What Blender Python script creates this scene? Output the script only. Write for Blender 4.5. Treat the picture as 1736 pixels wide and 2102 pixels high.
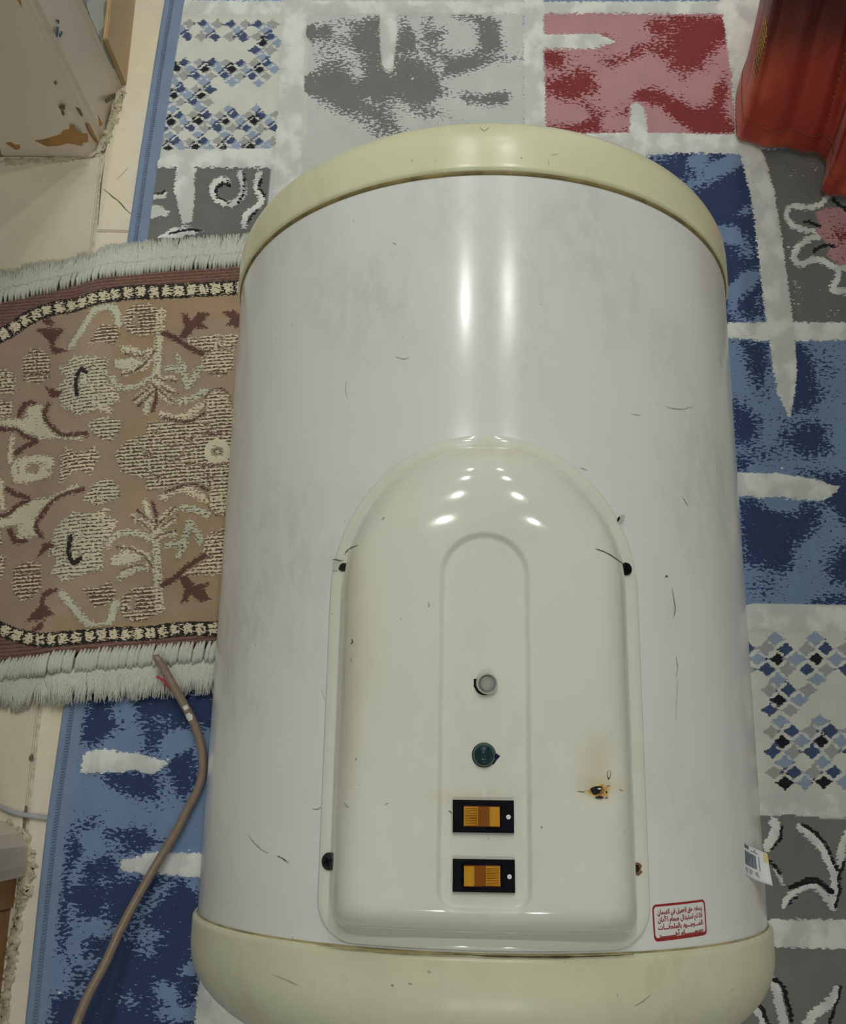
import bpy, bmesh, math, random
import numpy as np
from mathutils import Vector, Matrix

for o in list(bpy.data.objects): bpy.data.objects.remove(o, do_unlink=True)
scene = bpy.context.scene
COL = scene.collection
rnd = random.Random(7)

# ------------------------------------------------------------------ camera
FPX, CU, CV = 1900.0, 868.0, 1157.0            # focal length and principal point of the photograph, in its pixels
RUGZ, AXZ = 0.009, 0.202                       # top of the blue carpet, height of the heater's axis
CAM = np.array([-0.0393, 0.0793, 0.6839 + AXZ])
cam = bpy.data.cameras.new('camera'); camo = bpy.data.objects.new('camera', cam); COL.objects.link(camo)
camo.location = CAM; camo.rotation_euler = (0.2401, 0.0, 0.0170)
cam.sensor_fit = 'HORIZONTAL'; cam.sensor_width = 36.0; cam.lens = FPX / 1736 * 36
cam.shift_y = (CV - 1051) / 1736; cam.clip_start = 0.02
scene.camera = camo
# ------------------------------------------------------------------ world, exposure
w = bpy.data.worlds.new('world'); scene.world = w; w.use_nodes = True
w.node_tree.nodes['Background'].inputs[0].default_value = (0.75, 0.80, 0.85, 1)
w.node_tree.nodes['Background'].inputs[1].default_value = 0.25
vs = scene.view_settings
vs.view_transform = 'Standard'; vs.look = 'None'; vs.gamma = 1.0; vs.exposure = 0.51
vs.use_curve_mapping = False
scene.cycles.max_bounces = 6; scene.cycles.diffuse_bounces = 4; scene.cycles.caustics_reflective = False; scene.cycles.caustics_refractive = False
LAMP = 420.0                                    # emission of the ceiling downlights

# ------------------------------------------------------------------ helpers
def lin(c):
    c = c / 255.0
    return c / 12.92 if c <= 0.04045 else ((c + 0.055) / 1.055) ** 2.4
KEY = 0.62
def rgb(r, g, b): return tuple(min(0.9, lin(v) / KEY) for v in (r, g, b)) + (1.0,)

Mr = np.array(camo.rotation_euler.to_matrix())
def ray(u, v): return Mr @ np.array([(u - CU) / FPX, -(v - CV) / FPX, -1.0])
def at(u, v, z=0.0):                            # traced photo point -> place on the level z
    d = ray(u, v); t = (z - CAM[2]) / d[2]; return CAM + t * d
def on_x(u, v, x): d = ray(u, v); return CAM + (x - CAM[0]) / d[0] * d
def on_y(u, v, y): d = ray(u, v); return CAM + (y - CAM[1]) / d[1] * d
def chart(X, Y, z):                             # place -> tracing chart
    P = np.stack([X - CAM[0], Y - CAM[1], np.full_like(X, 0) + z - CAM[2]], -1) @ Mr
    return CU + FPX * P[..., 0] / -P[..., 2], CV - FPX * P[..., 1] / -P[..., 2]

def mk(name, verts, faces, mat=None, parent=None, smooth=False, loc=None):
    m = bpy.data.meshes.new(name)
    m.from_pydata([tuple(map(float, v)) for v in verts], [], [tuple(int(i) for i in f) for f in faces])
    m.update()
    if smooth: m.polygons.foreach_set('use_smooth', [True] * len(m.polygons))
    o = bpy.data.objects.new(name, m); COL.objects.link(o)
    if mat: m.materials.append(mat)
    if parent is not None: o.parent = parent
    if loc is not None: o.location = loc
    return o
def empty(name, loc=(0, 0, 0)):
    o = bpy.data.objects.new(name, None); COL.objects.link(o); o.location = loc; o.empty_display_size = 0.05
    return o
def tag(o, label=None, cat=None, group=None, kind=None):
    if label: o['label'] = label
    if cat: o['category'] = cat
    if group: o['group'] = group
    if kind: o['kind'] = kind
    return o
class MB:
    def __init__(s): s.v = []; s.f = []
    def add(s, v, f):
        n = len(s.v); s.v += [tuple(q) for q in v]; s.f += [tuple(i + n for i in q) for q in f]
    def box(s, x0, x1, y0, y1, z0, z1):
        s.add([(x0,y0,z0),(x1,y0,z0),(x1,y1,z0),(x0,y1,z0),(x0,y0,z1),(x1,y0,z1),(x1,y1,z1),(x0,y1,z1)],
              [(3,2,1,0),(4,5,6,7),(0,1,5,4),(1,2,6,5),(2,3,7,6),(3,0,4,7)])
    def tube(s, pts, r, n=10, cap=True):
        pts = [Vector(p) for p in pts]; rr = r if hasattr(r, '__len__') else [r] * len(pts)
        V = []; up = Vector((0, 0, 1))
        for i, p in enumerate(pts):
            t = (pts[min(i + 1, len(pts) - 1)] - pts[max(i - 1, 0)]).normalized()
            a = t.cross(up)
            if a.length < 1e-4: a = t.cross(Vector((1, 0, 0)))
            a.normalize(); b = a.cross(t)
            for k in range(n):
                th = 2 * math.pi * k / n
                V.append(p + rr[i] * (math.cos(th) * a + math.sin(th) * b))
        F = [(i*n+k, i*n+(k+1) % n, (i+1)*n+(k+1) % n, (i+1)*n+k) for i in range(len(pts)-1) for k in range(n)]
        if cap: F += [tuple(range(n))[::-1], tuple(range((len(pts)-1)*n, len(pts)*n))]
        s.add(V, F)
    def build(s, name, mat, parent=None, smooth=False, bevel=0, loc=None):
        o = mk(name, s.v, s.f, mat, parent, smooth, loc)
        bm = bmesh.new(); bm.from_mesh(o.data); bmesh.ops.recalc_face_normals(bm, faces=bm.faces)
        if bevel: bmesh.ops.bevel(bm, geom=list(bm.edges), offset=bevel, segments=2, affect='EDGES', clamp_overlap=True)
        bm.to_mesh(o.data); bm.free()
        if smooth: o.data.polygons.foreach_set('use_smooth', [True] * len(o.data.polygons))
        return o
def spline(pts, n=8):                            # Catmull-Rom
    P = [np.array(p, float) for p in pts]; P = [2*P[0]-P[1]] + P + [2*P[-1]-P[-2]]; out = []
    for i in range(1, len(P) - 2):
        for k in range(n):
            t = k / n
            out.append(0.5*((2*P[i]) + (P[i+1]-P[i-1])*t + (2*P[i-1]-5*P[i]+4*P[i+1]-P[i+2])*t*t + (3*P[i]-P[i-1]-3*P[i+1]+P[i+2])*t**3))
    out.append(P[-2]); return out

# ------------------------------------------------------------------ materials
class NT:
    def __init__(s, name):
        s.m = bpy.data.materials.new(name); s.m.use_nodes = True; s.t = s.m.node_tree
        s.b = s.t.nodes['Principled BSDF']; s.tc = None
    def n(s, typ, **k):
        x = s.t.nodes.new(typ)
        for a, v in k.items(): setattr(x, a, v)
        return x
    def link(s, a, b): s.t.links.new(a, b)
    def put(s, sock, v):
        if hasattr(v, 'is_output') or isinstance(v, bpy.types.NodeSocket): s.link(v, sock)
        else: sock.default_value = v
    def math(s, op, a, b=None, c=None):
        x = s.n('ShaderNodeMath', operation=op); s.put(x.inputs[0], a)
        if b is not None: s.put(x.inputs[1], b)
        if c is not None: s.put(x.inputs[2], c)
        return x.outputs[0]
    def attr(s, name, col=False):
        x = s.n('ShaderNodeAttribute', attribute_name=name); return x.outputs['Color'] if col else x.outputs['Fac']
    def coord(s, sx=1, sy=1, sz=1, rot=0):
        if s.tc is None: s.tc = s.n('ShaderNodeTexCoord')
        m = s.n('ShaderNodeMapping'); m.inputs['Scale'].default_value = (sx, sy, sz); m.inputs['Rotation'].default_value = (0, 0, rot)
        s.link(s.tc.outputs['Object'], m.inputs['Vector']); return m.outputs[0]
    def noise(s, vec, scale=1.0, detail=2.0, rough=0.5):
        x = s.n('ShaderNodeTexNoise'); s.link(vec, x.inputs['Vector'])
        x.inputs['Scale'].default_value = scale; x.inputs['Detail'].default_value = detail; x.inputs['Roughness'].default_value = rough
        return x.outputs['Fac']
    def ss(s, v, a, b, lo=0.0, hi=1.0):
        x = s.n('ShaderNodeMapRange', interpolation_type='SMOOTHSTEP'); s.put(x.inputs['Value'], v)
        x.inputs['From Min'].default_value = a; x.inputs['From Max'].default_value = b
        x.inputs['To Min'].default_value = lo; x.inputs['To Max'].default_value = hi
        return x.outputs['Result']
    def mix(s, f, a, b, blend='MIX'):
        x = s.n('ShaderNodeMix', data_type='RGBA', blend_type=blend); s.put(x.inputs[0], f); s.put(x.inputs[6], a); s.put(x.inputs[7], b)
        return x.outputs[2]
    def bump(s, h, strength=0.3, dist=0.001):
        x = s.n('ShaderNodeBump'); s.link(h, x.inputs['Height']); x.inputs['Strength'].default_value = strength; x.inputs['Distance'].default_value = dist
        s.link(x.outputs[0], s.b.inputs['Normal']); return x
    def set(s, **k):
        for a, v in k.items(): s.put(s.b.inputs[a], v)
        return s
def plain(name, col, rough=0.5, nz=0.06, scale=60.0, metal=0.0, bump=0.0, spec=0.5, coat=0.0):
    t = NT(name); f = t.noise(t.coord(), scale, 3.0)
    a = tuple(max(0, c * (1 - nz)) for c in col[:3]) + (1,); b = tuple(min(1, c * (1 + nz)) for c in col[:3]) + (1,)
    t.set(**{'Base Color': t.mix(t.ss(f, 0.3, 0.7), a, b), 'Roughness': rough, 'Metallic': metal, 'Specular IOR Level': spec, 'Coat Weight': coat})
    if bump: t.bump(f, bump, 0.001)
    return t.m
# ------------------------------------------------------------------ the room
def peel(name, base, under, amt=0.62, scale=9.0, rough=0.55):
    t = NT(name); v = t.coord()
    a = t.noise(v, scale, 6.0, 0.62); g = t.noise(v, 3.0, 3.0); f = t.noise(v, 260, 2.0)
    c1 = t.mix(t.ss(g, 0.3, 0.7), tuple(x * 0.93 for x in base[:3]) + (1,), base)
    c2 = t.mix(t.ss(a, amt, amt + 0.015), c1, under)
    t.set(**{'Base Color': c2, 'Roughness': rough}); t.bump(t.math('ADD', t.ss(a, amt, amt + 0.03, 0.3, 0.0), t.math('MULTIPLY', f, 0.05)), 0.35, 0.002)
    return t.m
def stone(name, c1, c2, c3, scale=6.0, rough=0.22):
    t = NT(name); v = t.coord(); n = t.noise(v, scale, 5.0, 0.55); k = t.noise(v, scale * 5, 3.0)
    c = t.mix(t.ss(n, 0.36, 0.62), c1, c2); c = t.mix(t.ss(k, 0.58, 0.75, 0, 0.5), c, c3)
    t.set(**{'Base Color': c, 'Roughness': t.ss(k, 0.3, 0.7, rough, rough + 0.15)}); t.bump(k, 0.05, 0.001); return t.m
M_wall = peel('peeling_wall_paint', rgb(172, 176, 172), rgb(128, 133, 134), 0.56, 16)
M_wallplain = plain('wall_paint', (0.72, 0.71, 0.66, 1), 0.7, 0.03, 4)
M_ceil = plain('ceiling_paint', (0.80, 0.80, 0.78, 1), 0.8, 0.02, 3)
M_casing = peel('casing_paint', rgb(184, 173, 160), rgb(166, 152, 134), 0.70, 14, 0.4)
M_wood = plain('bare_brown_wood', rgb(140, 104, 60), 0.6, 0.18, 40, bump=0.2)
M_dirt = plain('grey_brown_dirt', rgb(96, 88, 72), 0.9, 0.3, 300)
M_skirt = plain('tan_skirting_tile', rgb(156, 128, 92), 0.35, 0.05, 12)
M_skirt2 = plain('brown_skirting_tile', rgb(132, 92, 56), 0.35, 0.06, 12)
M_caulk = plain('cracked_mortar', rgb(164, 156, 134), 0.9, 0.22, 150, bump=0.5)
M_tile = stone('cream_floor_tile', rgb(196, 186, 160), rgb(190, 180, 166), rgb(176, 168, 152))
M_slab = stone('threshold_stone', rgb(184, 175, 156), rgb(195, 186, 167), rgb(186, 180, 163), 7)
M_grout = plain('grout', rgb(176, 168, 154), 0.9, 0.2, 200)

def struct(o, label=None): o['kind'] = 'structure'; return o
def boxo(name, a, mat, parent=None, bevel=0.0):
    b = MB(); b.box(*a); return b.build(name, mat, parent, bevel=bevel)
floor = struct(boxo('floor', (-1.9, 2.3, -2.2, 3.3, -0.06, -0.0025), M_grout))
# threshold stones in the doorway, floor tiles of the room
def tile(x0, x1, y0, y1, mat, name='floor_tile'):
    b = MB(); b.box(x0, x1, y0, y1, -0.02, 0.0); return b.build(name, mat, floor, bevel=0.0012)
for (y0, y1) in ((-0.155, 0.345), (0.348, 0.752)): tile(-0.90, -0.4062, y0, y1, M_slab, 'threshold_stone')
for (y0, y1) in ((-0.6, -0.158), (0.755, 1.2)): tile(-0.90, -0.4062, y0, y1, M_slab, 'threshold_stone')
for i in range(3):
    for j in range(6):
        x = -0.4028 + 0.4 * i; y = -0.94 + 0.4 * j; tile(x + 0.0006, x + 0.3988, y + 0.001, y + 0.399, M_tile)
def flatstrip(name, pts, wd, z, mat, parent):
    P = [np.array(p, float) for p in pts]; V = []; F = []
    for i, p in enumerate(P):
        t = P[min(i+1, len(P)-1)] - P[max(i-1, 0)]; t /= np.linalg.norm(t) + 1e-9; nrm = np.array([-t[1], t[0], 0])
        k = wd * (0.35 + 0.65 * math.sin(math.pi * (i + 0.5) / len(P))) * rnd.uniform(0.6, 1.3)
        V += [p + nrm * k / 2 + [0, 0, z], p - nrm * k / 2 + [0, 0, z]]
    for i in range(len(P) - 1): F.append((2*i, 2*i+1, 2*i+3, 2*i+2))
    return mk(name, V, F, mat, parent)
crk = [at(*p) for p in ((212, 388), (222, 396), (232, 405), (240, 410), (250, 420), (258, 430), (270, 440))]
flatstrip('tile_crack', crk, 0.0016, 0.0002, M_dirt, floor)
flatstrip('tile_crack', [at(*p) for p in ((262, 345), (252, 356), (240, 368))], 0.0005, 0.0002, M_dirt, floor)
gl = [at(x, y) for x, y in ((214, 335), (211, 352), (208, 372), (206, 392), (205, 410), (203, 440), (201, 462))]
flatstrip('grout_dirt', gl, 0.0012, 0.0003, M_dirt, floor)
flatstrip('grout_dirt', [at(x, y) for x, y in ((54, 1654), (52, 1668), (50, 1684), (49, 1700))], 0.003, 0.0003, M_dirt, floor)
flatstrip('grout_dirt', [at(x, y) for x, y in ((66, 1548), (64, 1556), (62, 1562))], 0.004, 0.0003, M_dirt, floor)

# walls (left one has the doorway), ceiling
WX = -0.392
wl = struct(boxo('wall_left', (-0.56, WX, 0.842, 3.3, 0, 2.45), M_wall))
boxo('wall_segment', (-0.56, -0.4115, -2.2, -0.03, 0, 2.45), M_wall, wl)
boxo('wall_lintel', (-0.56, WX, -0.03, 0.842, 2.06, 2.45), M_wall, wl)
struct(boxo('wall_right', (2.3, 2.4, -2.2, 3.3, 0, 2.45), M_wallplain))
struct(boxo('wall_back', (-0.56, 2.4, 3.3, 3.4, 0, 2.45), M_wallplain))
struct(boxo('wall_front', (-0.56, 2.4, -2.3, -2.2, 0, 2.45), M_wallplain))
struct(boxo('ceiling', (-0.56, 2.4, -2.3, 3.4, 2.45, 2.55), M_ceil))
struct(boxo('wall_far', (-2.0, -1.9, -2.2, 3.3, 0, 2.45), M_wallplain))
# door casings
def prism(poly, z0, z1):
    n = len(poly); V = [(x, y, z0) for x, y in poly] + [(x, y, z1) for x, y in poly]
    return V, [tuple(range(n))[::-1], tuple(range(n, 2*n))] + [(i, (i+1) % n, n+(i+1) % n, n+i) for i in range(n)]
b = MB(); b.add(*prism([(-0.57, 0.752), (-0.424, 0.752), (-0.4155, 0.757), (-0.4125, 0.763), (-0.4118, 0.768), (-0.4095, 0.7715), (-0.4092, 0.778), (-0.4060, 0.781),
                        (-0.4045, 0.800), (-0.4000, 0.826), (-0.3965, 0.8405), (-0.393, 0.8415), (-0.57, 0.8415)], 0.0, 2.10))
tr1 = struct(b.build('trim_1', M_casing))
b = MB(); b.add(*prism([(-0.57, 0.045), (-0.424, 0.045), (-0.407, 0.035), (-0.400, 0.024), (-0.3985, 0.006), (-0.4005, -0.003), (-0.57, -0.003)], 0.0, 2.10))
tr2 = struct(b.build('trim_2', M_casing))
boxo('bare_wood_block', (-0.57, -0.4075, -0.0295, -0.0035, 0.0, 2.10), M_wood, tr2)
# worn patches where the casing's paint is gone (flat chips on its faces)
def chip(px, fn, off, mat, parent, name='bare_wood_patch'):
    P = [fn(*p) + np.array(off) for p in px]; n = len(P)
    V = P + [p - np.array(off) * 2 for p in P]
    return mk(name, V, [tuple(range(n))] + [(i, (i+1) % n, n+(i+1) % n, n+i) for i in range(n)], mat, parent)
K1 = 300 / 1736.0
fy = lambda u, v: on_y(u * K1, v * K1, 0.752)
OF = (0, -0.0003, 0)
chip([(410,1668),(520,1655),(640,1618),(720,1590),(750,1545),(815,1535),(830,1490),(880,1485),(905,1560),(960,1585),(1040,1585),(1050,1690),(985,1690),(975,1735),(880,1715),(800,1700),(700,1730),(560,1740),(510,1715)], fy, OF, M_wood, tr1)
chip([(65,1695),(130,1685),(170,1715),(235,1720),(240,1760),(190,1780),(140,1750),(100,1725)], fy, OF, M_wood, tr1)
chip([(695,1265),(730,1235),(775,1250),(770,1295),(740,1310),(715,1300)], fy, OF, M_dirt, tr1, 'worn_spot')
chip([(725,1310),(755,1320),(768,1355),(750,1375),(735,1360)], fy, OF, M_dirt, tr1, 'worn_spot')
chip([(640,970),(665,955),(682,985),(665,1008),(640,995)], fy, OF, M_dirt, tr1, 'worn_spot')
chip([(0,1760),(15,1830),(65,1915),(40,1925),(0,1930)], fy, OF, M_dirt, tr1, 'worn_spot')
chip([(205,0),(245,0),(262,90),(240,60)], fy, OF, M_wood, tr1)
fx = lambda u, v: on_x(u * K1, v * K1, -0.4035)
OX = (0.0006, -0.0003, 0)
M_blue = plain('blue_black_paint_scrape', rgb(62, 72, 84), 0.6, 0.3, 400)
chip([(680,235),(695,232),(700,265),(690,280)], fx, OX, M_blue, tr1, 'paint_scrape')
chip([(672,325),(692,318),(688,385),(678,440),(660,395)], fx, OX, M_blue, tr1, 'paint_scrape')
chip([(705,420),(735,370),(738,392),(712,440)], fx, OX, M_blue, tr1, 'paint_scrape')
fx2 = lambda u, v: on_x(u * K1, v * K1, -0.4060)
chip([(1140,1275),(1200,1320),(1245,1370),(1262,1420),(1225,1470),(1180,1500),(1165,1410)], fx2, OX, M_wood, tr1)
chip([(1245,1180),(1300,1150),(1380,1090),(1405,1130),(1330,1180),(1260,1225)], lambda u, v: on_x(u*K1, v*K1, -0.3985), OX, M_dirt, tr1, 'worn_spot')
chip([(1025,1465),(1080,1460),(1140,1590),(1185,1700),(1150,1690),(1060,1560)], lambda u, v: on_x(u*K1, v*K1, -0.4108), OX, M_wood, tr1)
chip([(905,1270),(945,1290),(985,1380),(965,1370)], lambda u, v: on_x(u*K1, v*K1, -0.4115), OX, M_dirt, tr1, 'worn_spot')
# skirting tiles
bb1 = struct(boxo('baseboard_left', (-0.3925, -0.387, 0.846, 3.2, 0.0, 0.066), M_skirt, bevel=0.001))
bb2 = struct(boxo('baseboard_front', (-0.4116, -0.4095, -1.8, -0.031, 0.0, 0.066), M_skirt2, bevel=0.0006))
# lumpy mortar along the feet of the casings
def bead(name, pts, r, parent, n=9):
    P = spline(pts, 10); V = []; b = MB()
    P = [p + np.array([rnd.uniform(-1, 1) * r * 0.35, rnd.uniform(-1, 1) * r * 0.35, 0]) for p in P]
    b.tube(P, [r * rnd.uniform(0.35, 1.45) for _ in P], n)
    b.v = [(x, y, max(0.0, z * 0.40 - 0.0002)) for x, y, z in b.v]
    return b.build(name, M_caulk, parent, True)
A0 = lambda *q: [at(x, y, 0.0) for x, y in q]
bead('mortar', A0((2,332),(60,330),(110,328),(160,324),(190,316),(207,300),(216,280),(226,255),(238,228),(248,205),(255,188)), 0.0038, tr1)
bead('mortar', A0((205,312),(216,296),(228,268),(240,240)), 0.003, tr1)
bead('mortar', A0((14,1688),(30,1704),(48,1716),(58,1740),(64,1765),(63,1795),(60,1815),(50,1838),(44,1850)), 0.0048, tr2)
bead('mortar', A0((30,1712),(42,1730),(46,1760),(48,1790),(44,1830),(38,1852)), 0.004, tr2)
bead('mortar', A0((44,1850),(38,1880),(32,1910),(27,1950),(22,1990),(16,2030),(10,2070),(4,2110),(0,2160)), 0.0045, bb2)

# ceiling downlights in two rows, each with its own lamp lens
M_ring = plain('lamp_ring_white', (0.8, 0.8, 0.8, 1), 0.4, 0.02, 20)
def lamp_mat(s):
    t = NT('lamp_lens'); t.set(**{'Base Color': (0.8, 0.8, 0.8, 1), 'Emission Color': (0.97, 1.0, 0.955, 1), 'Emission Strength': s}); return t.m
M_lens = lamp_mat(LAMP)
def disc(r0, r1, z0, z1, n=32):
    V = []; F = []
    for k in range(n):
        a = 2*math.pi*k/n; c, s_ = math.cos(a), math.sin(a)
        V += [(r0*c, r0*s_, z0), (r1*c, r1*s_, z0), (r1*c, r1*s_, z1), (r0*c, r0*s_, z1)]
    for k in range(n):
        j = (k+1) % n
        for q in range(4): F.append((4*k+q, 4*k+(q+1) % 4, 4*j+(q+1) % 4, 4*j+q))
    return V, F
first = None
struct(boxo('ceiling_hall', (-2.0, -0.56, -2.3, 3.4, 2.45, 2.55), M_ceil))
rows = [(-0.345, 'row beside the doorway wall'), (0.33, 'row above the middle of the room')]
for rx, rn in rows:
    for k, ry in enumerate((0.95, 1.55, 2.25, 3.0, -1.25)):
        e = empty('recessed_or_added_fill_downlight', (rx, ry, 2.45))
        tag(e, 'white ring recessed ceiling downlight, number %s of the %s' % (('one', 'two', 'three', 'four', 'five')[k], rn), 'lamp', 'ceiling downlights')
        if first is None:
            b = MB(); b.add(*disc(0.026, 0.045, -0.006, 0.0)); rg = b.build('ring', M_ring, e)
            b = MB(); n = 12; b.add([(0.026*math.cos(2*math.pi*i/n), 0.026*math.sin(2*math.pi*i/n), -0.003) for i in range(n)], [tuple(range(n))[::-1]])
            le = mk('lens', b.v, b.f, M_lens, e); first = (rg, le)
        else:
            for s_ in first:
                c = s_.copy(); COL.objects.link(c); c.parent = e
e = empty('recessed_or_added_fill_downlight', (-1.45, -0.85, 2.45)); tag(e, 'added unseen white ring fill downlight by the far wall of the hall', 'lamp', 'ceiling downlights')  # fill lamp added in the unseen hall to brighten threshold and door reveal
for s_ in first: c = s_.copy(); COL.objects.link(c); c.parent = e
e = empty('recessed_or_added_fill_downlight', (-0.95, -0.85, 2.45)); tag(e, 'added unseen white ring fill downlight in the hall nearest the doorway wall', 'lamp', 'ceiling downlights')  # second added fill lamp, out of sight beyond the doorway
for s_ in first: c = s_.copy(); COL.objects.link(c); c.parent = e
# ------------------------------------------------------------------ woven patterns: fields traced in the chart, thresholded by the yarn noise of the material
class Weave:
    def __init__(s, X, Y, z):
        s.X, s.Y = X, Y; s.U, s.V = chart(X, Y, z); sh = X.shape
        s.A = np.zeros(sh + (4,), np.float32); s.B = np.zeros(sh + (4,), np.float32)
        s.f = {}
        s.sh = sh
    def field(s, name, v): s.f[name] = np.full(s.sh, v, np.float32); return s.f[name]
    def box(s, P, m):
        P = np.array(P, float); lo = P.min(0) - m; hi = P.max(0) + m
        idx = np.nonzero((s.U > lo[0]) & (s.U < hi[0]) & (s.V > lo[1]) & (s.V < hi[1]))
        return idx, s.U[idx], s.V[idx]
    def sd(s, P, m=40):                         # signed distance to a polygon, + inside
        P = np.array(P, float); idx, u, v = s.box(P, m)
        d = np.full(u.shape, 1e9); ins = np.zeros(u.shape, bool); n = len(P)
        for i in range(n):
            a, b = P[i], P[(i+1) % n]; e = b - a
            t = np.clip(((u-a[0])*e[0] + (v-a[1])*e[1]) / (e @ e + 1e-9), 0, 1)
            d = np.minimum(d, np.hypot(u-a[0]-t*e[0], v-a[1]-t*e[1]))
            c = (a[1] > v) != (b[1] > v)
            with np.errstate(divide='ignore', invalid='ignore'):
                x = (b[0]-a[0]) * (v-a[1]) / (b[1]-a[1] if b[1] != a[1] else 1e-9) + a[0]
            ins ^= c & (u < x)
        return idx, np.where(ins, d, -d)
    def ln(s, P, wd, m=40):                     # distance to a stroke; wd = width or list of widths
        P = np.array(P, float); W = np.full(len(P), float(wd)) if not hasattr(wd, '__len__') else np.array(wd, float)
        idx, u, v = s.box(P, m + W.max()); d = np.full(u.shape, -1e9)
        for i in range(len(P) - 1):
            a, e = P[i], P[i+1] - P[i]
            t = np.clip(((u-a[0])*e[0] + (v-a[1])*e[1]) / (e @ e + 1e-9), 0, 1)
            d = np.maximum(d, (W[i] + t*(W[i+1]-W[i])) / 2 - np.hypot(u-a[0]-t*e[0], v-a[1]-t*e[1]))
        return idx, d
    def up(s, name, r): idx, d = r; f = s.f[name]; f[idx] = np.maximum(f[idx], d)
    def dn(s, name, r): idx, d = r; f = s.f[name]; f[idx] = np.minimum(f[idx], -d)
    def col(s, which, P, c):
        idx, d = s.sd(P, 2); k = d > 0; getattr(s, which)[idx[0][k], idx[1][k]] = c
    def val(s, name, P, v):
        idx, d = s.sd(P, 2); k = d > 0; s.f[name][idx[0][k], idx[1][k]] = v
    def blob(s, name, u, v, ru, rv, amp, ang=0.0):
        R = 3 * max(ru, rv); idx, uu, vv = s.box([(u-R, v-R), (u+R, v+R)], 0)
        c, sn = math.cos(ang), math.sin(ang); x = (uu-u)*c + (vv-v)*sn; y = -(uu-u)*sn + (vv-v)*c
        s.f[name][idx] += (amp * np.exp(-(x/ru)**2 - (y/rv)**2)).astype(np.float32)
    def mesh(s, name, Z, mat, parent=None):
        ny, nx = s.sh
        m = bpy.data.meshes.new(name); n = nx * ny
        co = np.stack([s.X, s.Y, Z], -1).reshape(-1, 3).astype(np.float32)
        i = np.arange(n).reshape(ny, nx); q = np.stack([i[:-1, :-1], i[:-1, 1:], i[1:, 1:], i[1:, :-1]], -1).reshape(-1, 4)
        # skirt so that the cloth has a thickness
        rim = np.concatenate([i[0, :-1], i[:-1, -1], i[-1, :0:-1], i[:0:-1, 0]]); k = len(rim)
        low = co[rim].copy(); low[:, 2] = s.zlow if s.zlow is not None else low[:, 2] - 0.0016; co = np.concatenate([co, low])
        j = np.arange(k); jn = (j + 1) % k
        q = np.concatenate([q, np.stack([rim[jn], rim[j], n + j, n + jn], -1)])
        m.vertices.add(len(co)); m.vertices.foreach_set('co', co.ravel())
        m.loops.add(q.size); m.loops.foreach_set('vertex_index', q.ravel().astype(np.int32))
        m.polygons.add(len(q)); m.polygons.foreach_set('loop_start', (np.arange(len(q)) * 4).astype(np.int32))
        m.update(calc_edges=True); m.polygons.foreach_set('use_smooth', np.ones(len(q), bool))
        for nm, a in s.f.items():
            at_ = m.attributes.new(nm, 'FLOAT', 'POINT'); a1 = np.concatenate([a.reshape(-1), a[np.unravel_index(rim, s.sh)]])
            at_.data.foreach_set('value', a1.astype(np.float32))
        for nm, a in (('colA', s.A), ('colB', s.B)):
            at_ = m.attributes.new(nm, 'FLOAT_COLOR', 'POINT'); a = a.reshape(-1, 4); at_.data.foreach_set('color', np.concatenate([a, a[rim]]).astype(np.float32).ravel())
        o = bpy.data.objects.new(name, m); COL.objects.link(o); m.materials.append(mat)
        if parent is not None: o.parent = parent
        return o
def T(k, ox, oy): return lambda P: [(ox + x / k, oy + y / k) for x, y in P]

# ---- the big blue patchwork carpet
EDGE = [(-0.352, 0.957), (-0.363, 0.754), (-0.366, 0.645), (-0.381, 0.156), (-0.384, 0.048), (-0.3845, -0.125)]
def axis(segs):
    out = []
    for a, b, st in segs: out += list(np.arange(a, b - 1e-6, st))
    return np.array(out + [segs[-1][1]])
xs = axis([(0, 0.10, 0.0018), (0.10, 0.55, 0.0022), (0.55, 0.86, 0.0018), (0.86, 1.5, 0.010)])
ys = axis([(-0.95, -0.18, 0.010), (-0.18, 1.02, 0.0018), (1.02, 1.5, 0.010)])
ex = np.interp(ys, [p[1] for p in EDGE[::-1]], [p[0] for p in EDGE[::-1]])
X, Y = np.meshgrid(xs, ys); X = X + ex[:, None]
W = Weave(X, Y, RUGZ); W.zlow = 0.0005
dB = W.field('fB', -30); fW = W.field('fW', -40); fK = W.field('fK', -40); am = W.field('amp', 26)
WHT, CRM = rgb(192, 193, 188), rgb(180, 180, 172)
DB, LB = rgb(42, 53, 84), rgb(100, 119, 147)
GRY, LGR, DGR = rgb(97, 97, 95), rgb(172, 174, 172), rgb(102, 103, 101)
RED, PNK, BRD = rgb(110, 44, 46), rgb(158, 118, 121), rgb(105, 120, 143)
BLK = rgb(24, 26, 30)
W.A[:] = LB; W.B[:] = DB
# unseen remainder of the carpet: the same kind of patches
for i in range(-3, 8):
    for j in range(-3, 8):
        c = rnd.choice(((LB, DB), (LGR, DGR), (PNK, RED), (GRY, DGR)))
        P = [(340+360*i, 30+340*j), (690+360*i, 30+340*j), (690+360*i, 360+340*j), (340+360*i, 360+340*j)]
        if -1 <= i <= 3 and -1 <= j <= 6: continue
        W.col('A', P, c[0]); W.col('B', P, c[1])
        for q in range(7): W.blob('fB', rnd.uniform(P[0][0], P[1][0]), rnd.uniform(P[0][1], P[2][1]), rnd.uniform(30, 70), rnd.uniform(20, 60), 60, rnd.uniform(0, 3))
        W.up('fW', W.ln([P[0], P[1]], 34)); W.up('fW', W.ln([P[1], P[2]], 40))
def white(P): W.up('fW', W.sd(P))
def wl_(P, wd): W.up('fW', W.ln(P, wd))
def dark(P): W.up('fB', W.sd(P))
def light(P): W.dn('fB', W.sd(P))
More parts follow.
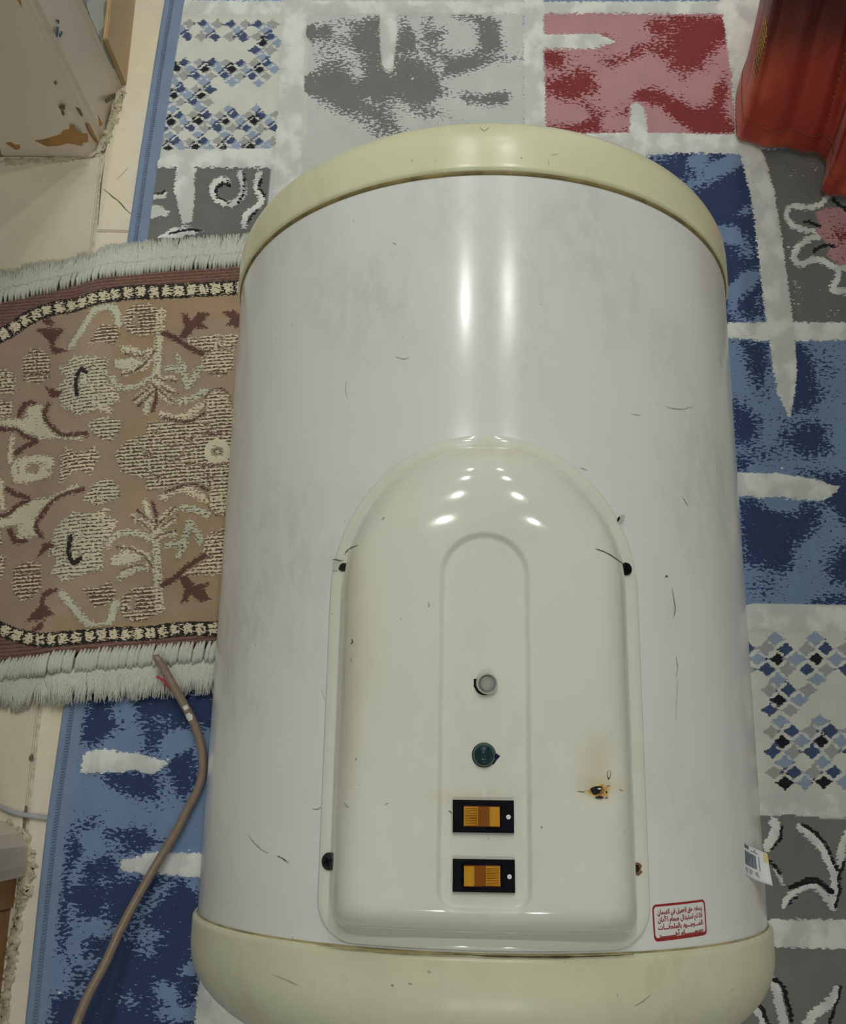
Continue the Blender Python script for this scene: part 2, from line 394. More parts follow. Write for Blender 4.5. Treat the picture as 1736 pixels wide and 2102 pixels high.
# patches that run on under the heater
kk = 0
for (x0, x1) in ((520, 850), (850, 1250), (1250, 1480)):
    for (y0, y1) in ((440, 680), (680, 1268), (1268, 1650), (1650, 1919), (1919, 2330)):
        c = ((LGR, DGR), (LB, DB), (PNK, RED), (LB, DB), (GRY, CRM), (LGR, DGR), (LB, DB))[kk % 7]; kk += 1
        P = [(x0, y0), (x1, y0), (x1, y1), (x0, y1)]; W.col('A', P, c[0]); W.col('B', P, c[1])
        for q in range(6): W.blob('fB', rnd.uniform(x0, x1), rnd.uniform(y0, y1), rnd.uniform(30, 80), rnd.uniform(25, 70), 40, rnd.uniform(0, 3))
        wl_([(x0, y1), (x1, y1)], 40)
        if x1 < 1400: wl_([(x1, y0), (x1, y1)], 42)
# border band and serged edge
ed = [(CU, CV)]
eu, ev = chart(ex, ys, RUGZ)
bandpoly = list(zip(eu - 5, ev)) + list(zip(eu + 44, ev))[::-1]
# --- cell C1 (checks)
W.col('A', [(300,-60),(1075,-60),(1075,320),(300,345)], LGR)
W.col('B', [(300,-60),(1075,-60),(1075,320),(300,345)], DGR)
W.col('A', [(300,18),(630,18),(630,345),(300,345)], CRM); W.val('amp', [(300,18),(630,18),(630,345),(300,345)], 2.6)
def checks(o, du, sh, rowsp, rr, cc, skip, half):
    for r in range(*rr):
        for c in range(*cc):
            m = r % 4; x = o[0] + sh * r; y = o[1] + rowsp * r
            ev_ = c % 2 == 0
            if m in (0, 2): x += c * du
            else: x += (c - 0.5) * du
            kind = {0: ('K', 'L')[not ev_], 2: ('L', None)[not ev_], 1: ('D', 'G')[not ev_], 3: ('G', 'D')[not ev_]}[m]
            if kind is None or any(inside(x, y, P) for P in skip): continue
            x += rnd.uniform(-1.5, 1.5); y += rnd.uniform(-1, 1)
            hx, hy = half[0] * rnd.uniform(0.85, 1.1), half[1] * rnd.uniform(0.85, 1.1)
            P = [(x-hx, y), (x-hx*.35, y-hy*.5), (x, y-hy), (x+hx*.4, y-hy*.4), (x+hx, y), (x+hx*.35, y+hy*.5), (x, y+hy), (x-hx*.4, y+hy*.5)]
            idx, d = W.sd(P, 7); k = d > -6
            W.B[idx[0][k], idx[1][k]] = {'K': BLK, 'L': rgb(126, 138, 158), 'D': rgb(58, 70, 98), 'G': rgb(140, 139, 137)}[kind]
            W.up('fB', (idx, d))
def inside(x, y, P):
    c = False; n = len(P)
    for i in range(n):
        a, b_ = P[i], P[(i+1) % n]
        if (a[1] > y) != (b_[1] > y) and x < (b_[0]-a[0])*(y-a[1])/(b_[1]-a[1]) + a[0]: c = not c
    return c
checks((420, 140), 28.5, -1.55, 13.4, (-8, 13), (-5, 7),
       [[(300,78),(512,78),(512,119),(300,119)], [(436,176),(640,176),(640,216),(436,216)], [(575,0),(700,0),(700,400),(568,400)],
        [(0,0),(372,0),(345,120),(318,330),(0,400)], [(0,310),(700,300),(700,500),(0,500)], [(0,-40),(700,-40),(700,33),(0,33)]], (15, 11))
# patches that only peep in at the top edge
W.col('A', [(380,-60),(590,-60),(585,4),(470,17),(388,4)], rgb(120,138,170)); W.col('B', [(380,-60),(590,-60),(585,4),(470,17),(388,4)], LB)
# --- C2 grey with curls
q = [(295,338),(573,338),(562,420),(545,492),(300,520)]
W.col('A', q, GRY); W.col('B', q, GRY); W.val('fB', q, -30)
t1 = T(2.7125, 0, 0)
white([(324,306),(600,303),(600,344),(318,342)])
white(t1([(985,900),(1085,900),(1080,1080),(1070,1230),(1015,1250),(985,1130),(965,1060)]))
def curl(P, wd, tf, k): wl_(spline(tf(P), 4), wd)
def black(P, wd, tf): W.up('fK', W.ln(spline(tf(P), 4), wd))
curl([(1265,1005),(1215,1000),(1180,1040),(1195,1090),(1240,1125),(1300,1128),(1345,1090),(1355,1030),(1335,965)], 13, t1, 1)
black([(1268,1000),(1272,1030),(1240,1020),(1205,1045),(1205,1085),(1245,1115),(1280,1125)], 5, t1)
black([(1355,965),(1362,1030),(1350,1085),(1325,1125)], 5, t1)
curl([(1440,970),(1428,1040),(1455,1100),(1430,1150),(1370,1190),(1360,1250)], 13, t1, 1)
black([(1450,1000),(1440,1040),(1470,1085)], 6, t1); black([(1440,1160),(1400,1195),(1375,1240)], 4, t1)
white(t1([(800,1130),(880,1140),(945,1175),(930,1200),(800,1220)])); white(t1([(810,1080),(880,1070),(930,1065),(920,1100),(810,1105)])); black([(840,1072),(880,1075),(910,1062)], 5, t1)
white(t1([(880,1320),(960,1265),(1060,1260),(1130,1290),(1060,1305),(960,1330)])); black([(950,1300),(1010,1285),(1060,1275),(1115,1285)], 6, t1)
# --- white grid lines at the top
wl_([(300,14),(700,14),(1100,14),(1580,14)], [30,26,24,28]); wl_([(608,-30),(602,60),(598,160),(592,300),(590,420)], [50,48,50,52,60])
W.col('A', [(560,300),(1120,300),(1120,520),(540,520)], LGR); W.val('amp', [(560,300),(1120,300),(1120,520),(540,520)], 4)
wl_([(1096,-30),(1095,100),(1098,270)], [40,42,46])
# --- C3 two greys
t2 = T(2.993, 560, 0)
q = [(626,26),(1075,26),(1080,330),(615,330)]; W.val('amp', q, 22)
q = [(590,28),(640,28),(640,500),(540,500),(560,420)]; W.val('amp', q, 5)
for P in ([(190,560),(190,460),(300,420),(420,415),(500,400),(600,350),(655,330),(660,300),(665,380),(700,430),(740,430),(735,330),(850,330),(940,370),(960,450),(965,560),(880,590),(740,550),(700,600),(690,680),(740,740),(800,805),(720,800),(600,730),(520,700),(420,690),(330,630)],
          [(530,190),(600,130),(655,95),(660,300),(560,260)], [(800,100),(980,95),(970,160),(1060,185),(1030,230),(1010,290),(930,240),(900,200),(880,330),(740,330),(765,190)],
          [(1110,85),(1210,80),(1390,120),(1380,185),(1290,170),(1230,120)], [(1060,350),(1200,320),(1300,285),(1400,290),(1260,340),(1520,352),(1380,352),(1250,400),(1120,440),(1090,430)],
          [(1200,590),(1300,600),(1430,565),(1400,605),(1320,620),(1220,612)], [(1280,180),(1380,180),(1400,290),(1300,290)], [(900,230),(1000,310),(1080,320),(1080,345),(980,345),(900,280)],
          [(330,635),(520,700),(640,770),(790,805),(660,830),(560,750)], [(230,160),(250,190),(310,180),(230,200)]): dark(t2(P))
def speck(L, tf, k):
    np.clip(dB, -26, 22, out=dB)
    for (x, y, rx, ry, a, ang) in L:
        (u, v), = tf([(x, y)]); W.blob('fB', u, v, rx / k, ry / k, a * (0.72 if a > 0 else 1.25), ang)
speck([(470,130,160,50,34,0),(420,230,220,60,30,0.2),(330,330,160,80,34,0.3),(560,300,120,60,24,0.3),(520,450,70,60,-22,0),(980,500,80,150,26,0.3),(1080,560,160,50,28,0.2),(830,600,170,60,24,0.2),(950,690,230,50,32,0.1),(1330,230,70,80,26,0),(1400,600,120,40,24,0),(1180,400,160,30,22,-0.3),(880,140,60,60,-24,0),(600,620,80,40,-20,0.6),(870,470,50,40,-16,0)], t2, 2.993)
white(t2([(655,40),(750,40),(760,180),(745,330),(735,420),(710,432),(675,400),(660,300)]))
# --- C4 pinks and reds
t3 = T(2.646, 1080, 0)
q = [(1114,24),(1494,24),(1524,282),(1118,282)]; W.col('A', q, PNK); W.col('B', q, RED); W.val('amp', q, 22)
for P in ([(820,90),(1090,80),(1115,250),(1050,230),(1010,290),(970,310),(960,370),(780,370),(800,290),(860,200),(880,150)],
          [(95,270),(170,300),(160,330),(110,330)], [(100,450),(250,440),(300,400),(350,400),(360,450),(330,490),(280,510),(150,490),(105,480)],
          [(310,560),(420,590),(560,580),(575,640),(440,650),(430,730),(180,720),(130,680),(250,650),(330,620)],
          [(590,540),(680,470),(760,500),(880,580),(900,600),(1010,560),(1060,500),(1090,620),(1120,650),(1150,730),(920,725),(840,620),(740,560)],
          [(90,690),(300,700),(560,680),(560,730),(100,730)], [(430,190),(470,210),(440,230),(400,190)], [(440,330),(540,300),(600,270),(620,290),(520,330),(480,350)], [(700,270),(800,260),(780,320),(740,300)]): dark(t3(P))
speck([(700,130,90,70,34,0.5),(800,180,120,90,34,0.4),(640,240,60,40,26,0),(230,330,140,70,20,0.2),(350,290,120,40,16,0),(200,400,110,60,16,0),(210,560,120,80,22,0),(480,650,80,60,-20,0),(830,610,110,60,24,0.5),(960,660,90,50,20,0.5),(400,490,50,40,24,0),(620,500,50,30,24,0),(860,440,40,60,24,0),(1080,380,60,60,26,0),(350,120,40,30,24,0),(240,120,20,30,20,0),(560,155,60,12,20,0),(1060,470,70,60,30,0),(260,620,90,50,-22,0)], t3, 2.646)
white(t3([(20,185),(390,180),(440,200),(485,222),(430,240),(360,262),(20,262)])); white(t3([(570,570),(600,550),(635,575),(655,640),(660,720),(660,860),(600,850),(560,720)]))
white([(1085,275),(1300,271),(1500,274),(1560,276),(1560,318),(1420,312),(1360,315),(1320,322),(1250,330),(1085,330)])
# --- V3 stripe, H3
white([(1500,-40),(1680,-40),(1620,300),(1530,310)])
wl_([(1500,-30),(1508,60),(1518,150),(1528,270),(1548,330),(1566,400),(1578,480),(1588,560),(1598,640),(1606,700),(1612,760),(1614,800),(1621,856)], [50,40,34,34,48,50,52,54,56,52,48,38,3])
white([(1480,662),(1590,660),(1740,661),(1900,663),(1900,700),(1736,697),(1660,699),(1560,699),(1480,690)])
# --- C5 blues
t4 = T(3.39, 1280, 280)
q = [(1280,300),(1535,300),(1575,420),(1600,670),(1400,670)]; W.val('fB', q, 24); W.val('amp', q, 24)
for P in ([(380,340),(560,250),(700,180),(850,110),(850,150),(640,290),(480,370),(420,380)], [(240,130),(330,110),(250,150),(200,150)], [(800,1270),(990,1250),(990,1300),(800,1295)], [(640,640),(760,640),(760,680),(680,690)], [(760,1060),(840,1000),(870,1030),(780,1110)]): light(t4(P))
speck([(520,160,90,60,-40,-0.5),(720,180,130,40,-36,-0.4),(850,510,70,40,-26,-0.5),(760,690,110,60,-36,0.2),(860,800,70,60,-24,0),(880,980,90,60,-38,-0.5),(760,1080,60,60,-26,0),(760,1200,60,60,-24,0),(940,1140,40,60,-20,0)], t4, 3.39)
# --- C6 grey with flower
q = [(1556,305),(1960,305),(1960,662),(1600,662)]; W.col('A', q, GRY); W.col('B', q, CRM); W.val('fB', q, -26); W.val('amp', q, 26)
for P in ([(1030,100),(1700,100),(1700,440),(1050,440)],): pass
curl([(1420,420),(1370,470),(1290,490),(1165,485),(1135,555),(1190,620),(1290,650),(1350,655)], 11, t4, 1)
curl([(1380,685),(1280,715),(1205,780),(1190,850),(1240,885),(1330,850),(1400,870),(1480,910),(1580,915)], 13, t4, 1)
curl([(1500,920),(1485,1000),(1455,1055),(1520,1075),(1640,1075)], 13, t4, 1)
pk = t4([(1340,520),(1420,485),(1640,485),(1640,895),(1500,895),(1420,820),(1440,760),(1380,705),(1335,660),(1365,600)])
W.col('A', pk, PNK); W.col('B', pk, RED); W.val('fB', pk, -14); W.dn('fW', W.sd(pk)); speck([(1510,680,60,60,26,0)], t4, 3.39)
black([(1265,590),(1310,592),(1370,618)], 7, t4); black([(1325,795),(1370,765),(1420,750),(1475,757)], 7, t4); black([(1465,430),(1510,470),(1560,505)], 8, t4)
speck([(1220,250,60,40,20,0),(1090,190,40,20,17,0),(1160,740,50,60,18,0),(1200,1020,60,70,24,0),(1220,1180,50,60,22,0),(1130,860,30,20,18,0),(1400,1070,30,20,18,0),(1330,200,40,40,18,0),(1500,1200,60,40,18,0),(1440,1240,40,20,18,0)], t4, 3.39)
# --- C7 navy
t5 = T(3.503, 1440, 680)
q = [(1420,690),(1960,690),(1960,1262),(1420,1262)]; W.val('fB', q, -20); W.val('amp', q, 28)
for P in ([(285,60),(480,60),(485,280),(400,350),(330,240)], [(625,60),(720,60),(760,200),(770,330),(830,420),(800,560),(640,570),(650,300)], [(200,480),(300,520),(420,620),(400,760),(330,800),(230,810)],
          [(590,750),(680,700),(780,650),(900,670),(910,820),(820,905),(690,870),(640,800)], [(780,1040),(1000,1010),(1200,1030),(1200,1400),(1040,1390),(960,1290),(860,1220),(700,1040)],
          [(270,1210),(380,1190),(500,1250),(700,1300),(800,1240),(860,1300),(780,1460),(650,1560),(590,1720),(480,1690),(300,1660)], [(930,1730),(1000,1540),(1200,1500),(1200,1870),(960,1800)], [(760,1960),(880,1900),(1200,1900),(1200,1990)], [(250,900),(330,940),(320,1000),(250,1010)], [(700,1220),(850,1220),(850,1290),(720,1310)]): dark(t5(P))
speck([(440,420,110,80,22,0.6),(850,260,160,160,24,0),(420,880,140,70,26,0),(560,800,80,120,14,0),(440,1830,150,120,24,0),(640,1640,110,80,20,0.5),(560,1240,110,50,-18,0),(850,1400,70,100,12,0),(900,1650,60,100,18,0),(620,640,120,50,18,0),(900,470,100,60,14,0),(930,860,60,60,18,0),(760,980,120,40,16,0)], t5, 3.503)
white(t5([(200,1010),(340,1015),(540,1018),(720,1045),(860,1065),(900,1095),(1002,1112),(960,1165),(880,1215),(700,1210),(560,1190),(420,1200),(340,1180),(200,1195)]))
# --- H4, C8 checks, H5
W.col('A', [(1480,1240),(1960,1240),(1960,1690),(1480,1690)], CRM); W.val('fB', [(1480,1240),(1960,1240),(1960,1690),(1480,1690)], -30); W.val('amp', [(1480,1240),(1960,1240),(1960,1690),(1480,1690)], 2.6)
wl_([(1480,1268),(1600,1268),(1740,1272),(1960,1278)], [52,50,50,50])
checks((1596.5, 1352), 40.5, 1.35, 21.2, (-3, 15), (-4, 10), [[(1665,1412),(1960,1412),(1960,1476),(1650,1476),(1652,1440)], [(1400,1395),(1562,1395),(1590,1640),(1400,1640)], [(1400,1250),(1960,1250),(1960,1298),(1400,1298)], [(1400,1608),(1960,1612),(1960,1800),(1400,1800)]], (21, 16.5))
wl_([(1500,1650),(1600,1650),(1740,1654),(1960,1660)], [40,44,48,48])
for u_ in (1585, 1648, 1736): W.blob('fB', u_, 1678, 14, 10, 34); W.B[W.sd([(u_-16,1664),(u_+16,1664),(u_+16,1676),(u_-16,1676)])[0]] = GRY
# --- C9, C10 greys with leaves
q = [(1500,1677),(1620,1672),(1700,1680),(1960,1684),(1960,2260),(1420,2260),(1420,1900)]; W.col('A', q, rgb(104,104,101)); W.col('B', q, rgb(98,98,96)); W.val('fB', q, -30)
wl_([(1480,1919),(1600,1916),(1740,1918),(1960,1922)], [54,58,60,60])
t7 = T(4.55, 1380, 1640)
curl([(950,215),(970,290),(930,380),(890,450)], 21, t7, 1); black([(1030,250),(1020,300),(1015,360),(980,410),(925,475)], 6, t7)
curl([(1200,265),(1300,350),(1390,450),(1440,540),(1500,650),(1525,760),(1510,880),(1500,1010)], 18, t7, 1); black([(1210,240),(1280,275),(1360,340),(1420,410),(1470,490),(1500,580),(1540,650)], 8, t7)
curl([(1640,330),(1590,430),(1580,540),(1550,640)], 16, t7, 1); black([(1610,600),(1575,690),(1555,780),(1570,860),(1545,940),(1525,1010)], 8, t7)
curl([(1040,990),(1090,910),(1190,850),(1300,805),(1390,860),(1450,930),(1490,1010)], [14,17,17,15,15,16,16,16][0], t7, 1); black([(1110,830),(1200,795),(1290,757),(1380,780),(1440,830),(1485,870)], 11, t7); black([(1080,1000),(1120,950),(1160,925)], 5, t7)
black([(925,590),(970,630),(1010,695)], 8, t7); curl([(960,670),(1000,720),(1030,790)], 9, t7, 1)
curl([(930,1700),(980,1800),(1000,1900),(1020,2000),(1060,2140)], 19, t7, 1); black([(910,1680),(1000,1710),(1050,1790),(1065,1880),(1100,1960),(1115,2080)], 9, t7)
curl([(1540,1800),(1480,1900),(1400,1960),(1320,2020),(1250,2130)], 22, t7, 1); black([(1575,1755),(1560,1850),(1525,1940),(1500,2040),(1470,2120)], 7, t7)
curl([(760,1950),(820,2020),(860,2140)], 14, t7, 1); black([(780,1905),(840,1960),(870,2030),(900,2110)], 9, t7)
# --- C11 blue at lower left
q = [(60,1380),(470,1380),(480,2010),(470,2260),(0,2260)]; W.val('fB', q, -22); W.val('amp', q, 26)
t6 = T(3.617, 0, 1300); t8 = T(3.617, 0, 1640)
for P in ([(650,430),(835,430),(820,600),(880,690),(740,800),(640,840),(603,800)], [(970,430),(1640,430),(1640,720),(1480,700),(1300,760),(1200,860),(1080,900),(1065,750),(1020,640)],
          [(740,1040),(1000,1005),(1130,1060),(1200,1200),(1220,1280),(1130,1300),(1000,1240),(900,1180),(790,1130)], [(1300,900),(1430,800),(1450,1000),(1440,1150),(1370,1240),(1300,1180)]): dark(t6(P))
for P in ([(500,290),(610,160),(700,130),(920,150),(1040,200),(1180,320),(1060,410),(890,460),(900,560),(1050,590),(1200,570),(1480,600),(1480,820),(1440,1200),(1490,1330),(1450,1560),(1440,1760),(360,1760),(375,1500),(490,1330),(480,1200),(430,1110),(430,900),(470,600)],): dark(t8(P))
for P in ([(655,230),(712,240),(712,380),(620,480),(590,600),(500,660),(490,590),(560,470),(660,400)], [(1170,650),(1290,620),(1230,700),(1110,820),(1000,910),(1010,860)], [(500,780),(530,780),(550,840),(530,890)], [(490,1090),(545,1110),(530,1200),(480,1180)], [(360,1290),(480,1260),(490,1340),(360,1500)]): light(t8(P))
speck([(700,720,110,60,14,0),(1180,640,100,60,-18,0),(1300,800,140,100,-24,0),(1250,1000,130,120,26,0),(1120,1250,110,60,-14,0)], t6, 3.617)
speck([(850,180,150,60,-24,0),(620,300,60,60,-24,0),(800,360,160,110,-25,0),(760,620,120,60,-18,0),(720,960,140,90,-34,0.2),(1080,1010,150,80,-26,0),(560,1020,70,100,-28,0),(1080,1140,100,60,-22,0),(640,1220,120,90,-24,0),(560,1420,120,100,-20,0),(960,1500,110,80,-20,0),(1230,1440,110,80,-40,0.6),(1400,1270,80,50,-36,-0.3),(1300,1600,160,60,-38,0),(1430,640,60,40,-24,0),(780,800,40,60,-18,0)], t8, 3.617)
white(t6([(590,1030),(605,960),(610,890),(720,860),(830,865),(880,885),(1020,885),(1060,910),(1150,925),(1248,955),(1200,1000),(1130,1045),(1050,1040),(1000,1010),(900,1035),(800,1030),(680,1040)]))
white(t8([(890,500),(905,450),(980,440),(1040,425),(1080,395),(1300,400),(1560,405),(1560,585),(1400,580),(1250,570),(1150,545),(1080,570),(1030,545),(910,540)])); white(t8([(1480,1340),(1600,1330),(1900,1500),(1900,1760),(1440,1760),(1455,1500)]))
W.col('A', bandpoly, BRD); W.col('B', bandpoly, BRD); idx, d = W.sd(bandpoly, 2); W.f['fW'][idx] = np.where(d > 0, -40, W.f['fW'][idx]); W.f['fK'][idx] = np.where(d > 0, -40, W.f['fK'][idx])
# jagged cell outlines are softened into the pile height
ser = np.exp(-((X - ex[:, None] - 0.0045) / 0.0045) ** 2) * 0.0022
Z = 0.0068 + 0.0024 / (1 + np.exp(-np.clip(fW / 3.0, -20, 20))) + ser - 0.004 * np.exp(-((X - ex[:, None]) / 0.0012) ** 2)
Z += 0.0012 * np.sin(Y * 21 + 1.3) * np.exp(-((X - ex[:, None]) / 0.05) ** 2)
def carpet_mat():
    t = NT('patchwork_carpet_pile'); v = t.coord(210, 420, 1); n1 = t.noise(v, 1.0, 2.0, 0.55); j = t.math('SUBTRACT', n1, 0.5)
    big = t.noise(t.coord(38, 30, 1), 1.0, 3.0)
    mB = t.ss(t.math('MULTIPLY_ADD', j, t.math('MULTIPLY', t.attr('amp'), 4.0), t.attr('fB')), -1.2, 1.2)
    mW = t.ss(t.math('MULTIPLY_ADD', j, 20.0, t.attr('fW')), -1.0, 1.0); mK = t.ss(t.math('MULTIPLY_ADD', j, 16.0, t.attr('fK')), -0.8, 0.8)
    fib = t.noise(t.coord(700, 1500, 1), 1.0, 1.0)
    wc = t.mix(t.ss(big, 0.42, 0.60), rgb(176, 177, 174), WHT)
    c = t.mix(mB, t.attr('colA', True), t.attr('colB', True)); c = t.mix(mW, c, wc); c = t.mix(mK, c, BLK)
    sh = t.n('ShaderNodeHueSaturation'); t.link(c, sh.inputs['Color']); t.link(t.ss(t.math('MULTIPLY_ADD', big, 0.5, t.math('MULTIPLY', fib, 0.5)), 0.25, 0.75, 0.90, 1.09), sh.inputs['Value'])
    t.set(**{'Base Color': sh.outputs[0], 'Roughness': 0.95, 'Specular IOR Level': 0.15, 'Sheen Weight': 0.12, 'Sheen Roughness': 0.6})
    t.bump(t.math('MULTIPLY_ADD', fib, 0.5, t.math('ADD', t.math('MULTIPLY', n1, 0.4), t.math('MULTIPLY', mW, 0.25))), 0.45, 0.0016)
    return t.m
carpet = W.mesh('area_carpet', Z, carpet_mat())
tag(carpet, 'large blue, grey, red and white patchwork carpet lying under the water heater', 'carpet')
M_stitch = plain('pale_blue_thread', rgb(116, 132, 154), 0.8, 0.1, 300)
b = MB(); eyy = np.arange(-0.9, 1.45, 0.0026)
for y in eyy:
    x = np.interp(y, [p[1] for p in EDGE[::-1]], [p[0] for p in EDGE[::-1]]); h = 0.0012 * math.sin(y * 21 + 1.3)
    b.tube([(x + 0.0085, y, 0.0085 + h), (x + 0.0100, y + 0.0004, 0.0094 + h), (x + 0.0122, y + 0.0006, 0.0071 + h)], 0.00045, 4)
b.build('edge_stitching', M_stitch, carpet, True)['kind'] = 'stuff'
# ------------------------------------------------------------------ small brown rug through the doorway
BZ = 0.0175
def lvl(P, z): return [at(u, v, z) for u, v in P]
TOPE = lvl([(-420,700),(-250,672),(-120,640),(0,604),(75,588),(150,572),(225,563),(330,552),(420,546),(497,540),(620,528),(800,512)], BZ)
BOTE = lvl([(-420,1432),(-200,1400),(0,1355),(110,1343),(220,1336),(330,1329),(445,1320),(600,1308),(800,1292)], BZ)
xr = axis([(-0.66, -0.53, 0.006), (-0.53, -0.215, 0.0013), (-0.215, -0.075, 0.006)])
yt = np.interp(xr, [p[0] for p in TOPE], [p[1] for p in TOPE]); yb = np.interp(xr, [p[0] for p in BOTE], [p[1] for p in BOTE])
tt = np.linspace(0, 1, 300)
Xr = np.repeat(xr[None, :], len(tt), 0); Yr = yb[None, :] + (yt - yb)[None, :] * tt[:, None]
R = Weave(Xr, Yr, BZ); R.zlow = None
fM = R.field('fM', -40); de = R.field('dens', 0.7); fD = R.field('fD', -40); fR = R.field('fK', -40); fS = R.field('sage', 0.0)
TAN, GOLD, BROWN = rgb(138, 119, 103), rgb(139, 118, 95), rgb(112, 78, 74)
R.A[:] = BROWN; R.B[:] = BROWN
chT = spline([(-165,960),(-150,850),(-105,755),(-45,700),(15,667),(45,646),(75,632),(111,622),(165,616),(255,602),(344,598),(434,593),(491,589),(620,580),(800,566)], 6)
chB = spline([(-165,960),(-150,1080),(-105,1195),(-45,1262),(0,1291),(45,1306),(90,1312),(150,1309),(225,1302),(300,1300),(374,1291),(446,1290),(620,1276),(800,1262)], 6)
fieldpoly = chT + chB[::-1]
R.col('A', fieldpoly, TAN)
for P in ([(150,620),(520,590),(520,660),(400,650),(330,720),(330,820),(260,800),(220,690)], [(235,870),(330,840),(330,900),(250,920)], [(250,990),(310,990),(310,1040),(260,1060)], [(100,1260),(250,1275),(460,1245),(460,1290),(300,1300),(120,1312)], [(330,1040),(470,1000),(470,1250),(350,1230)]): R.col('A', P, GOLD)
tb = T(3.338, 0, 460)
def refl(P): return [(1.068*u + 0.024*v - 42.0, -0.189*u - 1.098*v + 2016.7) for u, v in P]
MIR = [lambda P: P, refl]
def motif(P, d=0.62, sg=0.0):
    for f in MIR:
        Q = f(tb(P)); r = R.sd(Q, 30); R.up('fM', r); k = r[1] > -2
        R.f['dens'][r[0][0][k], r[0][1][k]] = d; R.f['sage'][r[0][0][k], r[0][1][k]] = sg
def mstroke(P, wd, d=0.8, sg=0.0):
    for f in MIR:
        r = R.ln(f(spline(tb(P), 4)), wd / 3.338, 30); R.up('fM', r); k = r[1] > -2
        R.f['dens'][r[0][0][k], r[0][1][k]] = d; R.f['sage'][r[0][0][k], r[0][1][k]] = sg
def bstroke(P, wd, cut=True):
    for f in MIR:
        r = R.ln(f(spline(tb(P), 4)), wd / 3.338, 30); R.up('fD', r)
        if cut: R.dn('fM', r)
def bpoly(P):
    for f in MIR: r = R.sd(f(tb(P)), 30); R.up('fD', r); R.dn('fM', r)
def kstroke(P, wd):
    for f in MIR: r = R.ln(f(spline(tb(P), 4)), wd / 3.338, 30); R.up('fK', r); R.dn('fM', r)
mstroke([(470,810),(560,700),(640,600),(720,565),(790,590),(815,690)], 55, 0.9, 1.0)
motif([(600,820),(690,690),(800,700),(825,760),(780,830),(700,800)], 0.5)
mstroke([(890,640),(900,600),(1000,575),(1080,620),(1080,710),(980,740),(890,710),(880,640)], 55, 0.55)
motif([(940,610),(1060,610),(1070,700),(960,720)], 0.5)
mstroke([(1110,600),(1100,700),(1085,800),(1070,860),(1000,890)], 55, 0.7)
motif([(815,830),(900,840),(1000,880),(960,915),(850,890)], 0.9, 0.6); motif([(785,930),(900,915),(1000,935),(960,985),(850,1005),(785,980)], 0.88, 0.6)
mstroke([(1095,780),(1085,900),(1075,1000),(1060,1100)], 55, 0.75, 0.4)
for P in ([(1060,1090),(1000,1150),(930,1210)], [(1060,1110),(1020,1210),(1000,1290)], [(1080,1090),(1130,1120),(1185,1150)], [(1080,1140),(1130,1190),(1180,1215)], [(1070,1050),(1130,1065),(1190,1060)], [(1050,900),(980,980),(860,1020)]): mstroke(P, 44, 0.85, 0.3)
mstroke([(770,1060),(820,1120),(890,1120),(980,1090),(1050,1040)], 44, 0.75, 0.6)
motif([(130,900),(190,820),(250,830),(320,880),(315,1030),(230,1065),(130,1040)], 0.55)
motif([(480,880),(560,900),(740,920),(730,1080),(820,1180),(760,1250),(530,1310),(400,1230),(360,1080),(440,1040),(370,960),(440,930)], 0.66, 0.7)
motif([(1240,790),(1480,755),(1680,755),(1600,850),(1595,1000),(1490,1050),(1390,1000),(1380,860)], 0.6)
motif([(1410,1290),(1420,1170),(1490,1120),(1560,1160),(1600,1270),(1590,1330)], 0.62)
motif([(850,1500),(1000,1440),(1010,1360),(1200,1350),(1400,1300),(1720,1280),(1720,1760),(880,1700),(790,1610)], 0.58, 0.3)
motif([(160,1215),(320,1210),(265,1260),(340,1390),(580,1450),(560,1485),(370,1450),(200,1450),(0,1360),(-60,1340),(-60,1310),(150,1310)], 0.9, 0.5)
motif([(600,1370),(690,1320),(840,1350),(830,1410),(760,1490),(660,1460)], 0.62, 0.4)
motif([(0,970),(60,980),(90,1110),(50,1140),(-60,1120),(-60,960)], 0.6); motif([(-40,1180),(60,1200),(50,1290),(-40,1300)], 0.6)
mstroke([(1150,995),(1250,1000),(1280,1110),(1330,1050),(1360,985)], 50, 0.72, 1.0); mstroke([(1215,910),(1270,990)], 40, 0.72, 1.0); mstroke([(1240,1215),(1320,1190),(1400,1140)], 50, 0.72, 0.9)
mstroke([(1110,1300),(1200,1330),(1300,1300),(1400,1230)], 50, 0.75)
motif([(430,1510),(480,1540),(550,1580),(640,1520),(690,1600),(620,1670),(430,1700)], 0.58)
mstroke([(60,1440),(45,1520),(40,1600)], 40, 0.85)
mstroke([(140,1600),(220,1590),(320,1600),(310,1640)], 60, 0.9, 0.2); mstroke([(140,1600),(130,1690),(230,1710),(310,1690)], 55, 0.9, 0.2)
mstroke([(690,1260),(750,1280)], 40, 0.7); mstroke([(760,1140),(800,1200)], 50, 0.7)
# brown leaves and outlines
bpoly([(215,690),(300,680),(420,690),(350,780),(345,810),(455,840),(400,860),(330,855),(310,770)]); bpoly([(250,620),(320,600),(360,670),(300,660)])
bpoly([(285,1080),(330,1105),(420,1120),(380,1165),(320,1160)])
bpoly([(1245,620),(1280,615),(1310,665),(1360,605),(1440,610),(1385,680),(1430,715),(1330,715),(1270,795),(1225,780),(1265,700)]); bpoly([(1520,600),(1600,590),(1680,640),(1680,725),(1545,690),(1580,650)])
bstroke([(1120,750),(1200,785),(1290,840),(1390,890)], 42)
for P in ([(860,890),(960,905),(1000,890)], [(830,1035),(920,1010),(1000,950),(1060,870)], [(1040,1100),(1080,1130),(1190,1225)], [(1070,1050),(1110,1070),(1200,1078)], [(1110,1115),(1160,1150),(1210,1165)], [(915,1210),(970,1170),(1040,1110)], [(950,1245),(1010,1190),(1050,1150)]): bstroke(P, 18)
